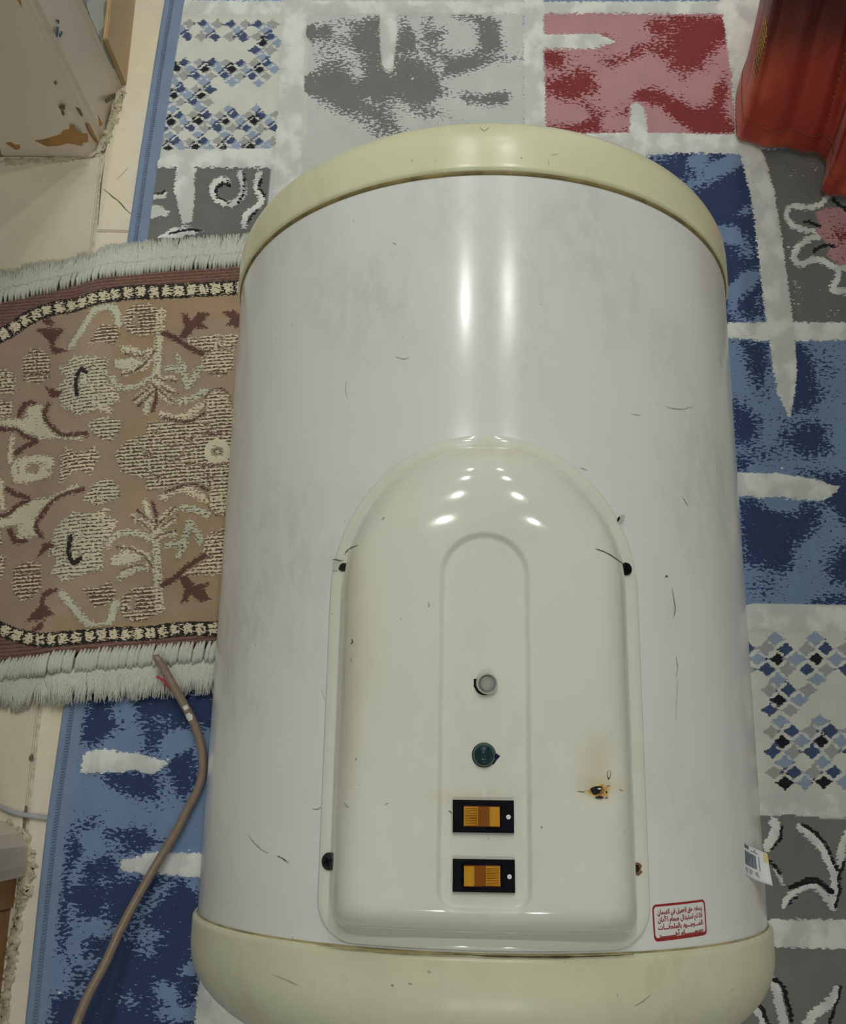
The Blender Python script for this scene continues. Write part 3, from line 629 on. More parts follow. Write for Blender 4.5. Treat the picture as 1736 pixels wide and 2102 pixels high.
bstroke([(1045,1280),(1070,1200),(1075,1130)], 26)
bstroke([(310,1210),(275,1280),(340,1380),(430,1430),(590,1440)], 36); bstroke([(105,1285),(140,1215),(200,1200)], 40); bstroke([(-40,1380),(80,1385),(150,1430),(225,1460),(150,1500),(75,1550)], 36)
bstroke([(1405,1250),(1420,1170),(1490,1125),(1560,1165),(1595,1260)], 16); bstroke([(1130,1330),(1280,1355),(1400,1300)], 28)
for (x, y, r) in ((1080,1430,16),(1180,1520,30),(1290,1480,28),(1260,1580,16),(1010,1590,18),(1410,1370,18),(1460,1440,60),(1290,1640,24),(1400,1660,16),(1490,1020,60),(215,1000,34),(160,1010,26),(290,990,18),(1410,870,34),(1555,860,34)):
    bstroke([(x - r, y), (x, y + 3), (x + r, y)], 20)
kstroke([(590,1010),(545,990),(510,1060),(520,1160)], 42)
# pale flower with a dark heart in the medallion
cx, cy = tb([(1490, 1560)])[0]
r = R.ln([(cx-1, cy), (cx+1, cy)], 46, 10); R.up('fM', r); k = r[1] > -2; R.f['dens'][r[0][0][k], r[0][1][k]] = 1.05; R.dn('fD', r)
r = R.ln([(cx-2, cy), (cx+2, cy)], 17, 10); R.dn('fM', r); R.up('fK', R.ln([(cx-2, cy), (cx+2, cy)], 12, 10))
r = R.ln([(cx-1, cy+1), (cx+1, cy+1)], 7, 10); R.dn('fK', r); R.up('fM', r)
# braided border: black band, cream links
for ch in (chT, chB):
    R.up('fK', R.ln(ch, 30, 20)); R.dn('fM', R.ln(ch, 34, 10)); R.dn('fD', R.ln(ch, 34, 10))
    L = np.cumsum([0] + [math.dist(ch[i], ch[i+1]) for i in range(len(ch)-1)]); s_ = 0
    cu = [p[0] for p in ch]; cv = [p[1] for p in ch]
    while s_ < L[-1]:
        u, v = np.interp(s_, L, cu), np.interp(s_, L, cv); u2, v2 = np.interp(s_ + 13, L, cu), np.interp(s_ + 13, L, cv); nx_, ny_ = -(v2-v)/13, (u2-u)/13
        for sg in (-1, 1):
            r = R.ln([(u + nx_*6*sg, v + ny_*6*sg), (u + (u2-u)*0.75 + nx_*4.5*sg, v + (v2-v)*0.75 + ny_*4.5*sg)], 10 + rnd.uniform(-1.5, 1.5), 8)
            R.up('fM', r); k = r[1] > -3; R.f['dens'][r[0][0][k], r[0][1][k]] = 1.05
        r = R.ln([(u + (u2-u)*0.0, v), (u + (u2-u)*0.25, v + (v2-v)*0.25)], 11, 8); R.up('fM', r); k = r[1] > -3; R.f['dens'][r[0][0][k], r[0][1][k]] = 1.05
        s_ += 26 + rnd.uniform(-2, 2)
RA = 0.10                                       # the rug's own direction
rowc = (Yr * math.cos(RA) - Xr * math.sin(RA))
wav = 0.0012 * np.sin(Xr * 23) * np.sin(Yr * 9)
edge_d = np.minimum(Yr - yb[None, :], yt[None, :] - Yr)
Zr = 0.0168 + 0.0016 / (1 + np.exp(-np.clip(np.maximum(fM, fD * 0.6) / 3.0, -20, 20))) + wav * 0.5
Zr += np.where(R.sd(fieldpoly, 1)[1].size > 0, 0, 0)
drape = 1 / (1 + np.exp((Xr + 0.402) / 0.006)); Zr -= 0.0092 * drape
Zr -= 0.004 * np.exp(-(edge_d / 0.0016) ** 2)
def rug_mat():
    t = NT('brown_loop_pile_rug'); v = t.coord(300, 560, 1, -RA); n1 = t.noise(v, 1.0, 2.0, 0.55); j = t.math('SUBTRACT', n1, 0.5)
    sep = t.n('ShaderNodeSeparateXYZ'); t.link(t.coord(1, 1, 1, -RA), sep.inputs[0])
    row = t.math('SINE', t.math('MULTIPLY_ADD', j, 7.0, t.math('MULTIPLY', sep.outputs[1], 2 * math.pi / 0.0037)))
    lop = t.math('SINE', t.math('MULTIPLY_ADD', j, 6.0, t.math('MULTIPLY', sep.outputs[0], 2 * math.pi / 0.0046)))
    mM = t.ss(t.math('MULTIPLY_ADD', j, 30.0, t.attr('fM')), -1.0, 1.0); mD = t.ss(t.math('MULTIPLY_ADD', j, 22.0, t.attr('fD')), -1.0, 1.0); mK = t.ss(t.math('MULTIPLY_ADD', j, 12.0, t.attr('fK')), -0.8, 0.8)
    yarn = t.math('ADD', t.math('MULTIPLY', row, 0.26), t.math('ADD', t.math('MULTIPLY', lop, 0.05), t.math('MULTIPLY', j, 2.0)))
    crm = t.ss(t.math('ADD', yarn, t.math('MULTIPLY_ADD', t.attr('dens'), 1.5, -0.78)), -0.10, 0.14)
    cc = t.mix(t.attr('sage'), rgb(184, 172, 148), rgb(166, 164, 144))
    mo = t.mix(crm, rgb(84, 64, 54), cc)
    big = t.noise(t.coord(), 26.0, 3.0); fib = t.noise(t.coord(900, 1300, 1), 1.0, 1.0)
    brd = t.mix(t.ss(t.math('ADD', row, t.math('MULTIPLY', j, 3.0)), -0.9, 0.9), rgb(88, 64, 56), rgb(112, 86, 78))
    isb = t.n('ShaderNodeVectorMath', operation='DISTANCE'); t.link(t.attr('colA', True), isb.inputs[0]); isb.inputs[1].default_value = BROWN[:3]
    g = t.mix(t.ss(isb.outputs['Value'], 0.004, 0.02), brd, t.attr('colA', True))
    c = t.mix(mD, g, rgb(84, 60, 54)); c = t.mix(mK, c, rgb(40, 38, 36)); c = t.mix(mM, c, mo)
    sh = t.n('ShaderNodeHueSaturation'); t.link(c, sh.inputs['Color']); t.link(t.ss(t.math('MULTIPLY_ADD', big, 0.6, t.math('MULTIPLY', fib, 0.4)), 0.25, 0.75, 0.88, 1.10), sh.inputs['Value'])
    t.set(**{'Base Color': sh.outputs[0], 'Roughness': 0.95, 'Specular IOR Level': 0.12, 'Sheen Weight': 0.1})
    h = t.math('MULTIPLY_ADD', t.math('MULTIPLY', mM, crm), 0.7, t.math('MULTIPLY_ADD', mM, 0.3, t.math('MULTIPLY', fib, 0.25)))
    t.bump(h, 0.8, 0.0022); return t.m
rug = R.mesh('door_rug', Zr, rug_mat())
tag(rug, 'small brown floral rug with cream fringes, half under the heater by the doorway', 'rug')
# overcast edge stitches and loose fringe
M_fr = plain('cream_fringe_yarn', rgb(170, 171, 161), 0.95, 0.08, 500)
def edge_at(E, x): return np.interp(x, [p[0] for p in E], [p[1] for p in E])
def whip(E, sgn, wd):
    b = MB(); x = -0.64
    while x < -0.215:
        y = edge_at(E, x); w_ = rnd.uniform(0.0028, 0.0038)
        if rnd.random() < (0.10 if sgn > 0 else 0.06): x += w_ * 0.55; continue
        a0 = np.array([x + rnd.uniform(-1, 1) * 0.0006, y - sgn * rnd.uniform(0.000, 0.003), 0.0172 - 0.0092 / (1 + math.exp((x + 0.402) / 0.006))]); lean = 0.003 * sgn
        b.tube([a0 - [0, sgn * 0.002, 0.002], a0 + [lean * .3, sgn * wd * 0.3, 0.0018], a0 + [lean * .7, sgn * wd * 0.75, 0.0004], a0 + [lean, sgn * wd, -0.0020]], [0.0012, 0.0022, 0.0024, 0.0016], 6)
        x += w_
    o = b.build('edge_whipping', M_fr, rug, True); o['kind'] = 'stuff'
def fringe(E, sgn, wd, ln_, n):
    b = MB(); xs_ = np.linspace(-0.64, -0.215, 140); V = []; F = []
    for x in xs_:                                # matted underside of the fringe
        y = edge_at(E, x) + sgn * 0.004; d_ = 1 / (1 + math.exp((x + 0.395) / 0.006)); zb = 0.0130 - 0.0100 * d_
        l = wd - 0.008 + ln_ * (0.62 + 0.10 * math.sin(x * 310) + 0.08 * math.sin(x * 131))
        V += [(x, y, zb + 0.0012), (x, y + sgn * l * 0.6, zb + 0.0004), (x, y + sgn * l, zb - 0.0006)]
    for i in range(len(xs_) - 1): F += [(3*i, 3*i+3, 3*i+4, 3*i+1), (3*i+1, 3*i+4, 3*i+5, 3*i+2)]
    mk('fringe_mat', V, F, M_fr, rug, True)['kind'] = 'stuff'
    clump = [rnd.uniform(-1, 1) for _ in range(60)]
    for i in range(n):
        x = -0.63 + 0.415 * (i + rnd.random()) / n; y = edge_at(E, x) + sgn * wd * 0.9
        c = np.interp((x + 0.64) / 0.43 * 59, range(60), clump); l = ln_ * rnd.uniform(0.65, 1.05); dd = 1 / (1 + math.exp((x + 0.395) / 0.006))
        lx = l * (0.35 * c + 0.18 * rnd.uniform(-1, 1)); z1 = rnd.uniform(0.0130, 0.0145) - 0.0100 * dd
        p0 = np.array([x, y - sgn * 0.002, 0.0142 - 0.0095 * dd]); p3 = np.array([x + lx, y + sgn * l, z1]); p1 = p0 + [lx * 0.2, sgn * l * 0.3, rnd.uniform(0, 0.0014)]; p2 = p0 + [lx * 0.65 + rnd.uniform(-1, 1) * 0.0015, sgn * l * 0.68, z1 - p0[2] + rnd.uniform(0, 0.0010)]
        b.tube([p0, p1, p2, p3], [0.0010, 0.0010, 0.0009, 0.0004], 4)
    o = b.build('fringe', M_fr, rug, True); o['kind'] = 'stuff'
whip(TOPE, 1, 0.015); whip(BOTE, -1, 0.019)
fringe(TOPE, 1, 0.013, 0.026, 2600); fringe(BOTE, -1, 0.018, 0.031, 2600)
# ------------------------------------------------------------------ water heater
HR, HL, TILT = 0.190, 0.4483, -0.0421          # radius, length between the seams, roll about its own axis
heater = empty('water_heater', (0, 0, RUGZ))
tag(heater, 'cream cylindrical electric water heater lying on its back on the carpet', 'water heater')
ct, st = math.cos(TILT), math.sin(TILT)
def HW(x, s, z): return (x * ct + z * st, s, -x * st + z * ct + AXZ - RUGZ)          # heater frame -> below the empty
def unHW(p): x, y, z = p[0], p[1], p[2] - AXZ; return np.array([x * ct - z * st, y, x * st + z * ct])
def hray(u, v):
    d = ray(u, v); c = unHW(CAM); e = unHW(CAM + d) - c; return c, e
def on_cyl(u, v, r=HR):
    c, e = hray(u, v); a = e[0]**2 + e[2]**2; b_ = c[0]*e[0] + c[2]*e[2]; k = c[0]**2 + c[2]**2 - r*r; D = max(b_*b_ - a*k, 0); return c + (-b_ - D**.5) / a * e
def enamel(name, base, warm, smudge, rough, seed, dirt=0.5, coat=0.0, stain=None):
    t = NT(name); v = t.coord(); 
    big = t.noise(t.coord(5, 4, 5), 1.0, 3.0); mid = t.noise(t.coord(14, 9, 14), 1.0, 3.0, 0.5); fin = t.noise(t.coord(120, 60, 120), 1.0, 3.0, 0.6)
    c = t.mix(t.ss(big, 0.35, 0.65), base, warm)
    s_ = t.math('MULTIPLY', t.ss(mid, 0.42, 0.80), t.ss(fin, 0.35, 0.65, 0.35, 1.0))
    c = t.mix(t.math('MULTIPLY', s_, dirt), c, smudge)
    sp = t.noise(t.coord(330, 190, 330), 1.0, 1.0); c = t.mix(t.ss(sp, 0.79, 0.83, 0, 0.4), c, tuple(q * 0.45 for q in smudge[:3]) + (1,))
    if stain: c = t.mix(t.attr('stain'), c, stain)
    t.set(**{'Base Color': c, 'Roughness': t.math('ADD', t.ss(mid, 0.25, 0.8, rough, rough * 1.7), t.math('MULTIPLY', fin, 0.03)), 'Coat Weight': coat, 'Coat Roughness': 0.05})
    t.bump(t.math('ADD', big, t.math('MULTIPLY', fin, 0.03)), 0.06, 0.004)
    return t.m
M_body = enamel('white_enamelled_steel', rgb(202, 203, 200), rgb(197, 198, 192), rgb(154, 154, 145), 0.115, 1, 0.42)
M_cap = enamel('yellowed_cream_plastic', rgb(200, 197, 166), rgb(194, 191, 158), rgb(158, 148, 112), 0.16, 2, 0.4)
M_capb = enamel('aged_cream_plastic', rgb(192, 191, 164), rgb(186, 186, 160), rgb(146, 140, 114), 0.22, 5, 0.5)
M_cov = enamel('cream_cover_plastic', rgb(198, 199, 187), rgb(195, 196, 183), rgb(166, 163, 142), 0.05, 3, 0.28, stain=rgb(182, 158, 112))
M_seam = plain('brown_seam_dirt', rgb(112, 98, 58), 0.6, 0.3, 90)
M_seam2 = plain('tan_seam_dirt', rgb(140, 128, 92), 0.7, 0.3, 60)
M_black = plain('black_plastic', (0.004, 0.005, 0.009, 1), 0.4, 0.1, 50, spec=0.12)
M_scr = plain('dark_scratch', rgb(92, 88, 78), 0.8, 0.2, 200)
M_scl = plain('grey_scratch', rgb(140, 138, 126), 0.8, 0.1, 200)
def revolve(name, prof, mat, n=220):
    V = []; F = []
    for s, r in prof:
        for k in range(n):
            a = 2*math.pi*k/n; V.append(HW(r*math.sin(a), s, r*math.cos(a)))
    for i in range(len(prof)-1):
        for k in range(n): F.append((i*n+k, i*n+(k+1) % n, (i+1)*n+(k+1) % n, (i+1)*n+k))
    for i in (0, len(prof)-1):
        if prof[i][1] < 0.03: F.append(tuple(i*n+k for k in range(n)))
    o = mk(name, V, F, mat, heater, True)
    bm = bmesh.new(); bm.from_mesh(o.data); bmesh.ops.recalc_face_normals(bm, faces=bm.faces); bm.to_mesh(o.data); bm.free(); return o
body = revolve('body', [(-0.003 + (HL + 0.006) * k / 60, HR) for k in range(61)], M_body)
def cap_prof(y0, sg, Rc, e, h, n, m):
    P = [(y0 - sg*0.0012, Rc - 0.0032), (y0 + sg*0.0002, Rc - 0.0012), (y0 + sg*0.0010, Rc - 0.0003), (y0 + sg*0.0022, Rc)]
    P += [(y0 + sg*(0.0022 + (e-0.0022)*k/4), Rc) for k in range(1, 4)]
    for k in range(46):
        t = k/45*math.pi/2*0.985; P.append((y0 + sg*(e + h*math.sin(t)**(2/n)), Rc*max(math.cos(t), 1e-4)**(2/m)))
    return P
cap_t = revolve('top_cap', cap_prof(HL, 1, 0.1925, 0.0136, 0.0609, 3.03, 1.77), M_cap)
cap_b = revolve('bottom_cap', cap_prof(-0.0006, -1, 0.1932, 0.0136, 0.0707, 2.28, 2.59), M_capb)
tag(cap_t, 'yellowed cream domed end cap'); tag(cap_b, 'cream domed end cap with grey smudges')
revolve('seam', [(HL-0.0024, 0.1901), (HL-0.0022, 0.1907), (HL-0.0006, 0.1911), (HL+0.0006, 0.1908)], M_seam)
revolve('seam', [(0.0010, 0.1901), (0.0008, 0.1906), (0.0002, 0.1908), (-0.0008, 0.1906)], M_seam2)

# ---- moulded electrics cover
CW, CS0, CSC, CRC = 0.0873, 0.0021, 0.1884, 0.021
GW, GS0, GSC, GRC = 0.0247, 0.0212, 0.1893, 0.011
D0 = 0.0088
def inset(x, s):
    ax = abs(x)
    if s > CSC: return CW - math.hypot(x, s - CSC), max(0.0, math.atan2(s - CSC, ax + 1e-9))
    if ax > CW - CRC and s < CS0 + CRC: return CRC - math.hypot(ax - CW + CRC, CS0 + CRC - s), 0.0
    return min(CW - ax, s - CS0), 0.0
def inset_g(x, s):
    ax = abs(x)
    if s > GSC: return GW - math.hypot(x, s - GSC)
    if ax > GW - GRC and s < GS0 + GRC: return GRC - math.hypot(ax - GW + GRC, GS0 + GRC - s)
    return min(GW - ax, s - GS0)
DENTS = []
def zc(x, s):
    zf = math.sqrt(max(HR*HR - x*x, 1e-6)) + 0.0020
    d, ph = inset(x, s)
    face = 0.2118 - x*x/(2*0.55)
    if d <= D0: z = zf
    else:
        ln_ = 0.024 + (0.052 - 0.024) * math.sin(ph)**1.4
        ds = CW - math.hypot(x, s - CSC) if s > CSC else CW - abs(x)
        q = min(1.0, max(0.0, ds - D0) / ln_); qb = min(1.0, max(0.0, s - CS0 - D0) / 0.016)
        z = zf + (face - zf) * (1 - (1 - q)**2.3)**(1/2.3) * (1 - (1 - qb)**2.3)**(1/2.3)
    g = inset_g(x, s)
    if g > 0:
        k = min(1.0, max(0.0, (g - 0.0008) / 0.0034)); k = k*k*(3 - 2*k); z -= 0.0029 * k
        if g > 0.0042: z = 0.2118 - 0.0029 - x*x/(2*0.55)
    for (dx, ds, rx, rs, am_) in DENTS: z -= am_ * math.exp(-((x-dx)/rx)**2 - ((s-ds)/rs)**2)
    return z
def on_cov(u, v):
    c, e = hray(u, v); z = 0.205
    for _ in range(14):
        p = c + (z - c[2]) / e[2] * e; z = 0.5*z + 0.5*zc(p[0], p[1])
    return c + (z - c[2]) / e[2] * e
for (u, v, rx, rs, a) in ((1242,1570,0.006,0.012,0.0026), (1225,1625,0.010,0.005,0.0020), (1190,1500,0.018,0.016,0.0012)):
    p = on_cov(u, v); DENTS.append((p[0], p[1], rx, rs, a))
def loop(Wd, s0, sc, rc, nb=22, nc=9, ns=64, na=72):
    rc = max(rc, 0.0035); P = []
    for k in range(nb): P.append(((Wd - rc) * k / nb, s0))
    for k in range(nc): a = math.pi/2*k/nc; P.append((Wd - rc + rc*math.sin(a), s0 + rc - rc*math.cos(a)))
    for k in range(ns): P.append((Wd, s0 + rc + (sc - s0 - rc)*k/ns))
    for k in range(na): a = math.pi*k/na; P.append((Wd*math.cos(a), sc + Wd*math.sin(a)))
    for k in range(ns): P.append((-Wd, sc - (sc - s0 - rc)*k/ns))
    for k in range(nc): a = math.pi/2*k/nc; P.append((-Wd + rc - rc*math.cos(a)*1.0, s0 + rc - rc*math.sin(a)))
    for k in range(nb): P.append((-(Wd - rc) * (1 - k/nb), s0))
    return np.array(P)
ringsP = []; zfix = []
for d in (0.0, 0.0002, 0.0010, 0.004, 0.007, 0.0086): ringsP.append(loop(CW-d, CS0+d, CSC, CRC-d))
for d in (0.0, 0.0001, 0.0003, 0.0007, 0.0012, 0.0018, 0.0026, 0.0036, 0.0048, 0.0062, 0.0078, 0.0096, 0.0116, 0.014, 0.017, 0.0205, 0.0245, 0.029, 0.034): ringsP.append(loop(CW-D0-d-0.00002, CS0+D0+d*0.27, CSC, CRC-D0-d*0.4))
last = ringsP[-1]; g0 = loop(GW, GS0, GSC, GRC)
for k in range(1, 11): ringsP.append(last + (g0 - last) * k / 10)
for d in (0.0005, 0.0011, 0.0018, 0.0026, 0.0034, 0.0041, 0.0047, 0.0053): ringsP.append(loop(GW-d, GS0+d, GSC, GRC-d))
last = ringsP[-1]; med = np.stack([last[:, 0]*0.0, np.clip(last[:, 1], GS0 + 0.02, GSC)], 1)
for k in (0.25, 0.5, 0.75, 0.95): ringsP.append(last + (med - last) * k)
V = []; F = []; n = len(ringsP[0])
for i, P in enumerate(ringsP):
    for (x, s) in P:
        z = zc(x, s)
        if i == 0: z = math.sqrt(HR*HR - x*x) - 0.0004
        elif i == 1: z = math.sqrt(HR*HR - x*x) + 0.0015
        V.append(HW(x, s, z))
for i in range(len(ringsP)-1):
    for k in range(n): F.append((i*n+k, i*n+(k+1) % n, (i+1)*n+(k+1) % n, (i+1)*n+k))
F.append(tuple((len(ringsP)-1)*n+k for k in range(n)))
cover = mk('control_cover', V, F, M_cov, heater, True)
stn = []
sp_ = [(on_cov(u, v), rx, rs, a) for u, v, rx, rs, a in ((1228,1560,0.008,0.012,0.38), (1228,1618,0.010,0.006,0.5), (715,1500,0.006,0.035,0.30), (735,1300,0.012,0.03,0.18), (960,1635,0.02,0.004,0.25), (1000,1420,0.006,0.004,0.2), (720,1180,0.008,0.012,0.22), (1000,925,0.03,0.006,0.12))]
for P in ringsP:
    for (x, s) in P: stn.append(min(0.8, sum(a * math.exp(-((x-q[0])/rx)**2 - ((s-q[1])/rs)**2) for q, rx, rs, a in sp_)))
cover.data.attributes.new('stain', 'FLOAT', 'POINT').data.foreach_set('value', stn)
tag(cover, 'glossy cream arched plastic cover with a recessed channel')

# ---- thin marks: scratches, cracks, dirt lines
def mark(pts, wd, fn, mat, parent, name='scratch', off=0.00025, n=4):
    P = [np.array(fn(*p)) for p in spline(pts, n)]; Vv = []; Ff = []; m = len(P)
    for i, p in enumerate(P):
        t = P[min(i+1, m-1)] - P[max(i-1, 0)]; t = t / (np.linalg.norm(t) + 1e-9); nr = np.array([p[0], 0, p[2]]); nr /= np.linalg.norm(nr)
        sd_ = np.cross(t, nr); sd_ /= np.linalg.norm(sd_) + 1e-9; k = wd * max(0.12, math.sin(math.pi*(i+0.4)/(m-0.2)))**0.6 * rnd.uniform(0.55, 1.2) / 2
        for q in (1, -1): Vv.append(HW(*(p + nr*off + sd_*k*q)))
    for i in range(m-1): Ff.append((2*i, 2*i+1, 2*i+3, 2*i+2))
    return mk(name, Vv, Ff, mat, parent)
for P, wd, mt in (([(510,1714),(520,1728),(535,1742),(552,1752)], 0.0007, M_scl), ([(570,1757),(580,1762),(592,1771)], 0.0009, M_scr), ([(1378,1205),(1382,1228),(1385,1250),(1382,1268)], 0.0007, M_scr),
                  ([(1364,1186),(1368,1182),(1370,1186)], 0.0012, M_scr), ([(1387,1348),(1390,1370),(1386,1392)], 0.0005, M_scr), ([(1400,1020),(1406,1030),(1411,1038)], 0.0006, M_scr), ([(1362,833),(1378,838),(1400,840),(1422,834)], 0.0005, M_scl),
                  ([(1474,725),(1478,742),(1482,756)], 0.0006, M_scl), ([(712,780),(709,800),(714,820)], 0.0005, M_scl), ([(1190,960),(1205,966)], 0.0006, M_scl), ([(1295,850),(1315,853)], 0.0004, M_scl),
                  ([(806,498),(815,503)], 0.0005, M_scl), ([(1390,1395),(1388,1440),(1386,1480)], 0.0004, M_scl), ([(812,733),(830,737),(840,733)], 0.0005, M_scl), ([(660,1415),(668,1440)], 0.0004, M_scl), ([(524,1320),(526,1328)], 0.0005, M_scl), ([(640,1660),(652,1661),(662,1655)], 0.0006, M_scl)):
    mark(P, wd, on_cyl, mt, body)
for P, wd, mt in (([(1220,1126),(1235,1131),(1250,1138),(1262,1146),(1274,1154),(1285,1162)], 0.0009, M_scr), ([(707,1139),(712,1131),(722,1124),(736,1119)], 0.0007, M_scr), 
                  ([(722,1312),(724,1318),(720,1322)], 0.0012, M_scr), ([(878,1236),(881,1242),(878,1246)], 0.0004, M_scr), ([(706,1648),(712,1655),(716,1658)], 0.0008, M_scl), ([(783,1068),(789,1062)], 0.0006, M_scr), ([(921,1664),(928,1670)], 0.0006, M_scr),
                  ([(720,1352),(722,1358)], 0.0008, M_scl), ([(1270,1620),(1278,1624)], 0.0006, M_scl), ([(730,1556),(732,1560)], 0.0008, M_scr), ([(1109,1696),(1113,1700)], 0.0009, M_scl), ([(790,1652),(798,1648)], 0.0006, M_scl)):
    mark(P, wd, on_cov, mt, cover, 'crack' if wd > 0.0006 and len(P) > 3 else 'scratch')
def on_rev(prof):                                # a point on an end cap
    S_ = [p[0] for p in prof]; r_ = [p[1] for p in prof]
    o_ = np.argsort(S_); S_ = np.array(S_)[o_]; r_ = np.array(r_)[o_]
    def fn(u, v):
        c, e = hray(u, v); best = None
        for t in np.linspace(0.35, 1.0, 900):
            p = c + e*t
            if S_[0] <= p[1] <= S_[-1] and math.hypot(p[0], p[2]) <= np.interp(p[1], S_, r_): return p
        return c + e*0.6
    return fn
on_bc = on_rev(cap_prof(-0.0006, -1, 0.1932, 0.0136, 0.0707, 2.28, 2.59)); on_tc = on_rev(cap_prof(HL, 1, 0.1925, 0.0136, 0.0609, 3.03, 1.77))
for P, wd in (([(803,2022),(809,2023)], 0.0014), ([(878,1993),(884,1996)], 0.0014), ([(560,2000),(590,2012),(612,2022)], 0.0005), ([(1300,2065),(1318,2055),(1336,2040)], 0.0005), ([(838,2018),(846,2020)], 0.0008)): mark(P, wd, on_bc, M_scl, cap_b, off=0.0006, n=2)
for P, wd in (([(984,262),(994,270),(1004,262)], 0.0006), ([(1124,330),(1126,340)], 0.0005), ([(1130,318),(1148,317)], 0.0004), ([(845,328),(847,334)], 0.0006), ([(1069,324),(1071,327)], 0.0008)): mark(P, wd, on_tc, M_scl, cap_t, off=0.0006, n=2)
# grime collected along the lower seam and the cover's edge
mark([(650,1939),(720,1948),(800,1954),(880,1958),(960,1961)], 0.0010, lambda u, v: on_cyl(u, v, 0.1934), M_seam2, heater, 'seam_grime', 0.0002)
mark([(930,1958),(1000,1962),(1080,1964),(1160,1964),(1240,1962),(1300,1959)], 0.0011, lambda u, v: on_cyl(u, v, 0.1934), plain('black_grime', rgb(66, 64, 46), 0.9, 0.4, 200), heater, 'seam_grime', 0.0003)

# ---- screws in the cover's flange
M_screw = plain('dark_steel_screw', (0.05, 0.055, 0.06, 1), 0.35, 0.2, 300, metal=0.7)
def place(p):                                   # matrix with z along the cylinder's normal at p (heater frame)
    nr = Vector((p[0], 0, p[2])).normalized(); ay = Vector((0, 1, 0)); ax = ay.cross(nr)
    return Matrix(((ax.x, ay.x, nr.x, p[0]), (ax.y, ay.y, nr.y, p[1]), (ax.z, ay.z, nr.z, p[2]), (0, 0, 0, 1)))
RT = Matrix.Rotation(TILT, 4, 'Y')
def loc_obj(o, p, spin=0.0, tilt=None):
    o.parent = heater; o.matrix_local = Matrix.Translation((0, 0, AXZ - RUGZ)) @ RT @ place(p) @ Matrix.Rotation(spin, 4, 'Z') @ (tilt or Matrix())
def dome(name, r, h, mat, n=28, m=6, lip=0.0006):
    b = MB(); V = [(r*math.cos(2*math.pi*k/n), r*math.sin(2*math.pi*k/n), -0.0006) for k in range(n)]
    for i in range(m):
        a = math.pi/2*i/m; V += [(r*math.cos(a)*math.cos(2*math.pi*k/n), r*math.cos(a)*math.sin(2*math.pi*k/n), lip + h*math.sin(a)) for k in range(n)]
    V.append((0, 0, lip + h)); F = [(i*n+k, i*n+(k+1) % n, (i+1)*n+(k+1) % n, (i+1)*n+k) for i in range(m) for k in range(n)] + [(m*n+k, m*n+(k+1) % n, (m+1)*n) for k in range(n)]
    b.add(V, F); return b.build(name, mat, None, True)
def screw(u, v, r, mat, spin):
    p = on_cyl(u, v, HR + 0.0021); o = dome('screw', r, 0.0016, mat); loc_obj(o, p, spin)
    b = MB(); b.box(-r*0.5, r*0.5, -r*0.1, r*0.1, 0.0016, 0.00235); b.box(-r*0.1, r*0.1, -r*0.5, r*0.5, 0.0016, 0.00235)
    sl = b.build('cross_slot', M_black, o); return o
screw(1284, 1168, 0.0036, M_black, 0.3); screw(676, 1768, 0.0045, M_screw, 0.4)
M_hole = plain('screw_hole_dark', (0.01, 0.008, 0.006, 1), 0.9, 0.2, 100); M_rust = plain('rust_stain', rgb(120, 84, 56), 0.9, 0.3, 400)
def patch(pts, fn, mat, parent, name, off=0.0003):
    P = [np.array(fn(*p)) for p in pts]; c = sum(P)/len(P); Vv = []
    for p in [c] + P:
        nr = np.array([p[0], 0, p[2]]); nr /= np.linalg.norm(nr); Vv.append(HW(*(p + nr*off)))
    m = len(P); return mk(name, Vv, [(0, 1+i, 1+(i+1) % m) for i in range(m)], mat, parent)
fl = lambda u, v: on_cyl(u, v, HR + 0.0021)
patch([(695,1169),(698,1160),(703,1156),(712,1156),(712,1172),(702,1173)], fl, M_hole, cover, 'screw_hole'); mark([(683,1149),(690,1149),(697,1151),(706,1150)], 0.0009, fl, M_scr, cover, 'crack', 0.0004)
patch([(683,1151),(700,1151),(706,1156),(696,1160),(693,1172),(683,1172)], fl, plain('broken_edge_grey', rgb(168, 168, 156), 0.6, 0.1, 200), cover, 'broken_corner', 0.0002)
patch([(1304,1770),(1311,1771),(1317,1777),(1314,1785),(1318,1790),(1310,1797),(1304,1796)], fl, M_rust, cover, 'rust_spot'); patch([(1302,1774),(1309,1775),(1312,1782),(1309,1790),(1302,1791)], fl, M_hole, cover, 'screw_hole', 0.0005)
patch([(1266,1064),(1270,1060),(1272,1065),(1268,1071),(1265,1070)], fl, M_hole, cover, 'notch', 0.0005); patch([(1271,1060),(1280,1057),(1283,1061),(1272,1072)], fl, plain('notch_grey', rgb(160,160,148), 0.6, 0.1, 200), cover, 'notch', 0.0003)

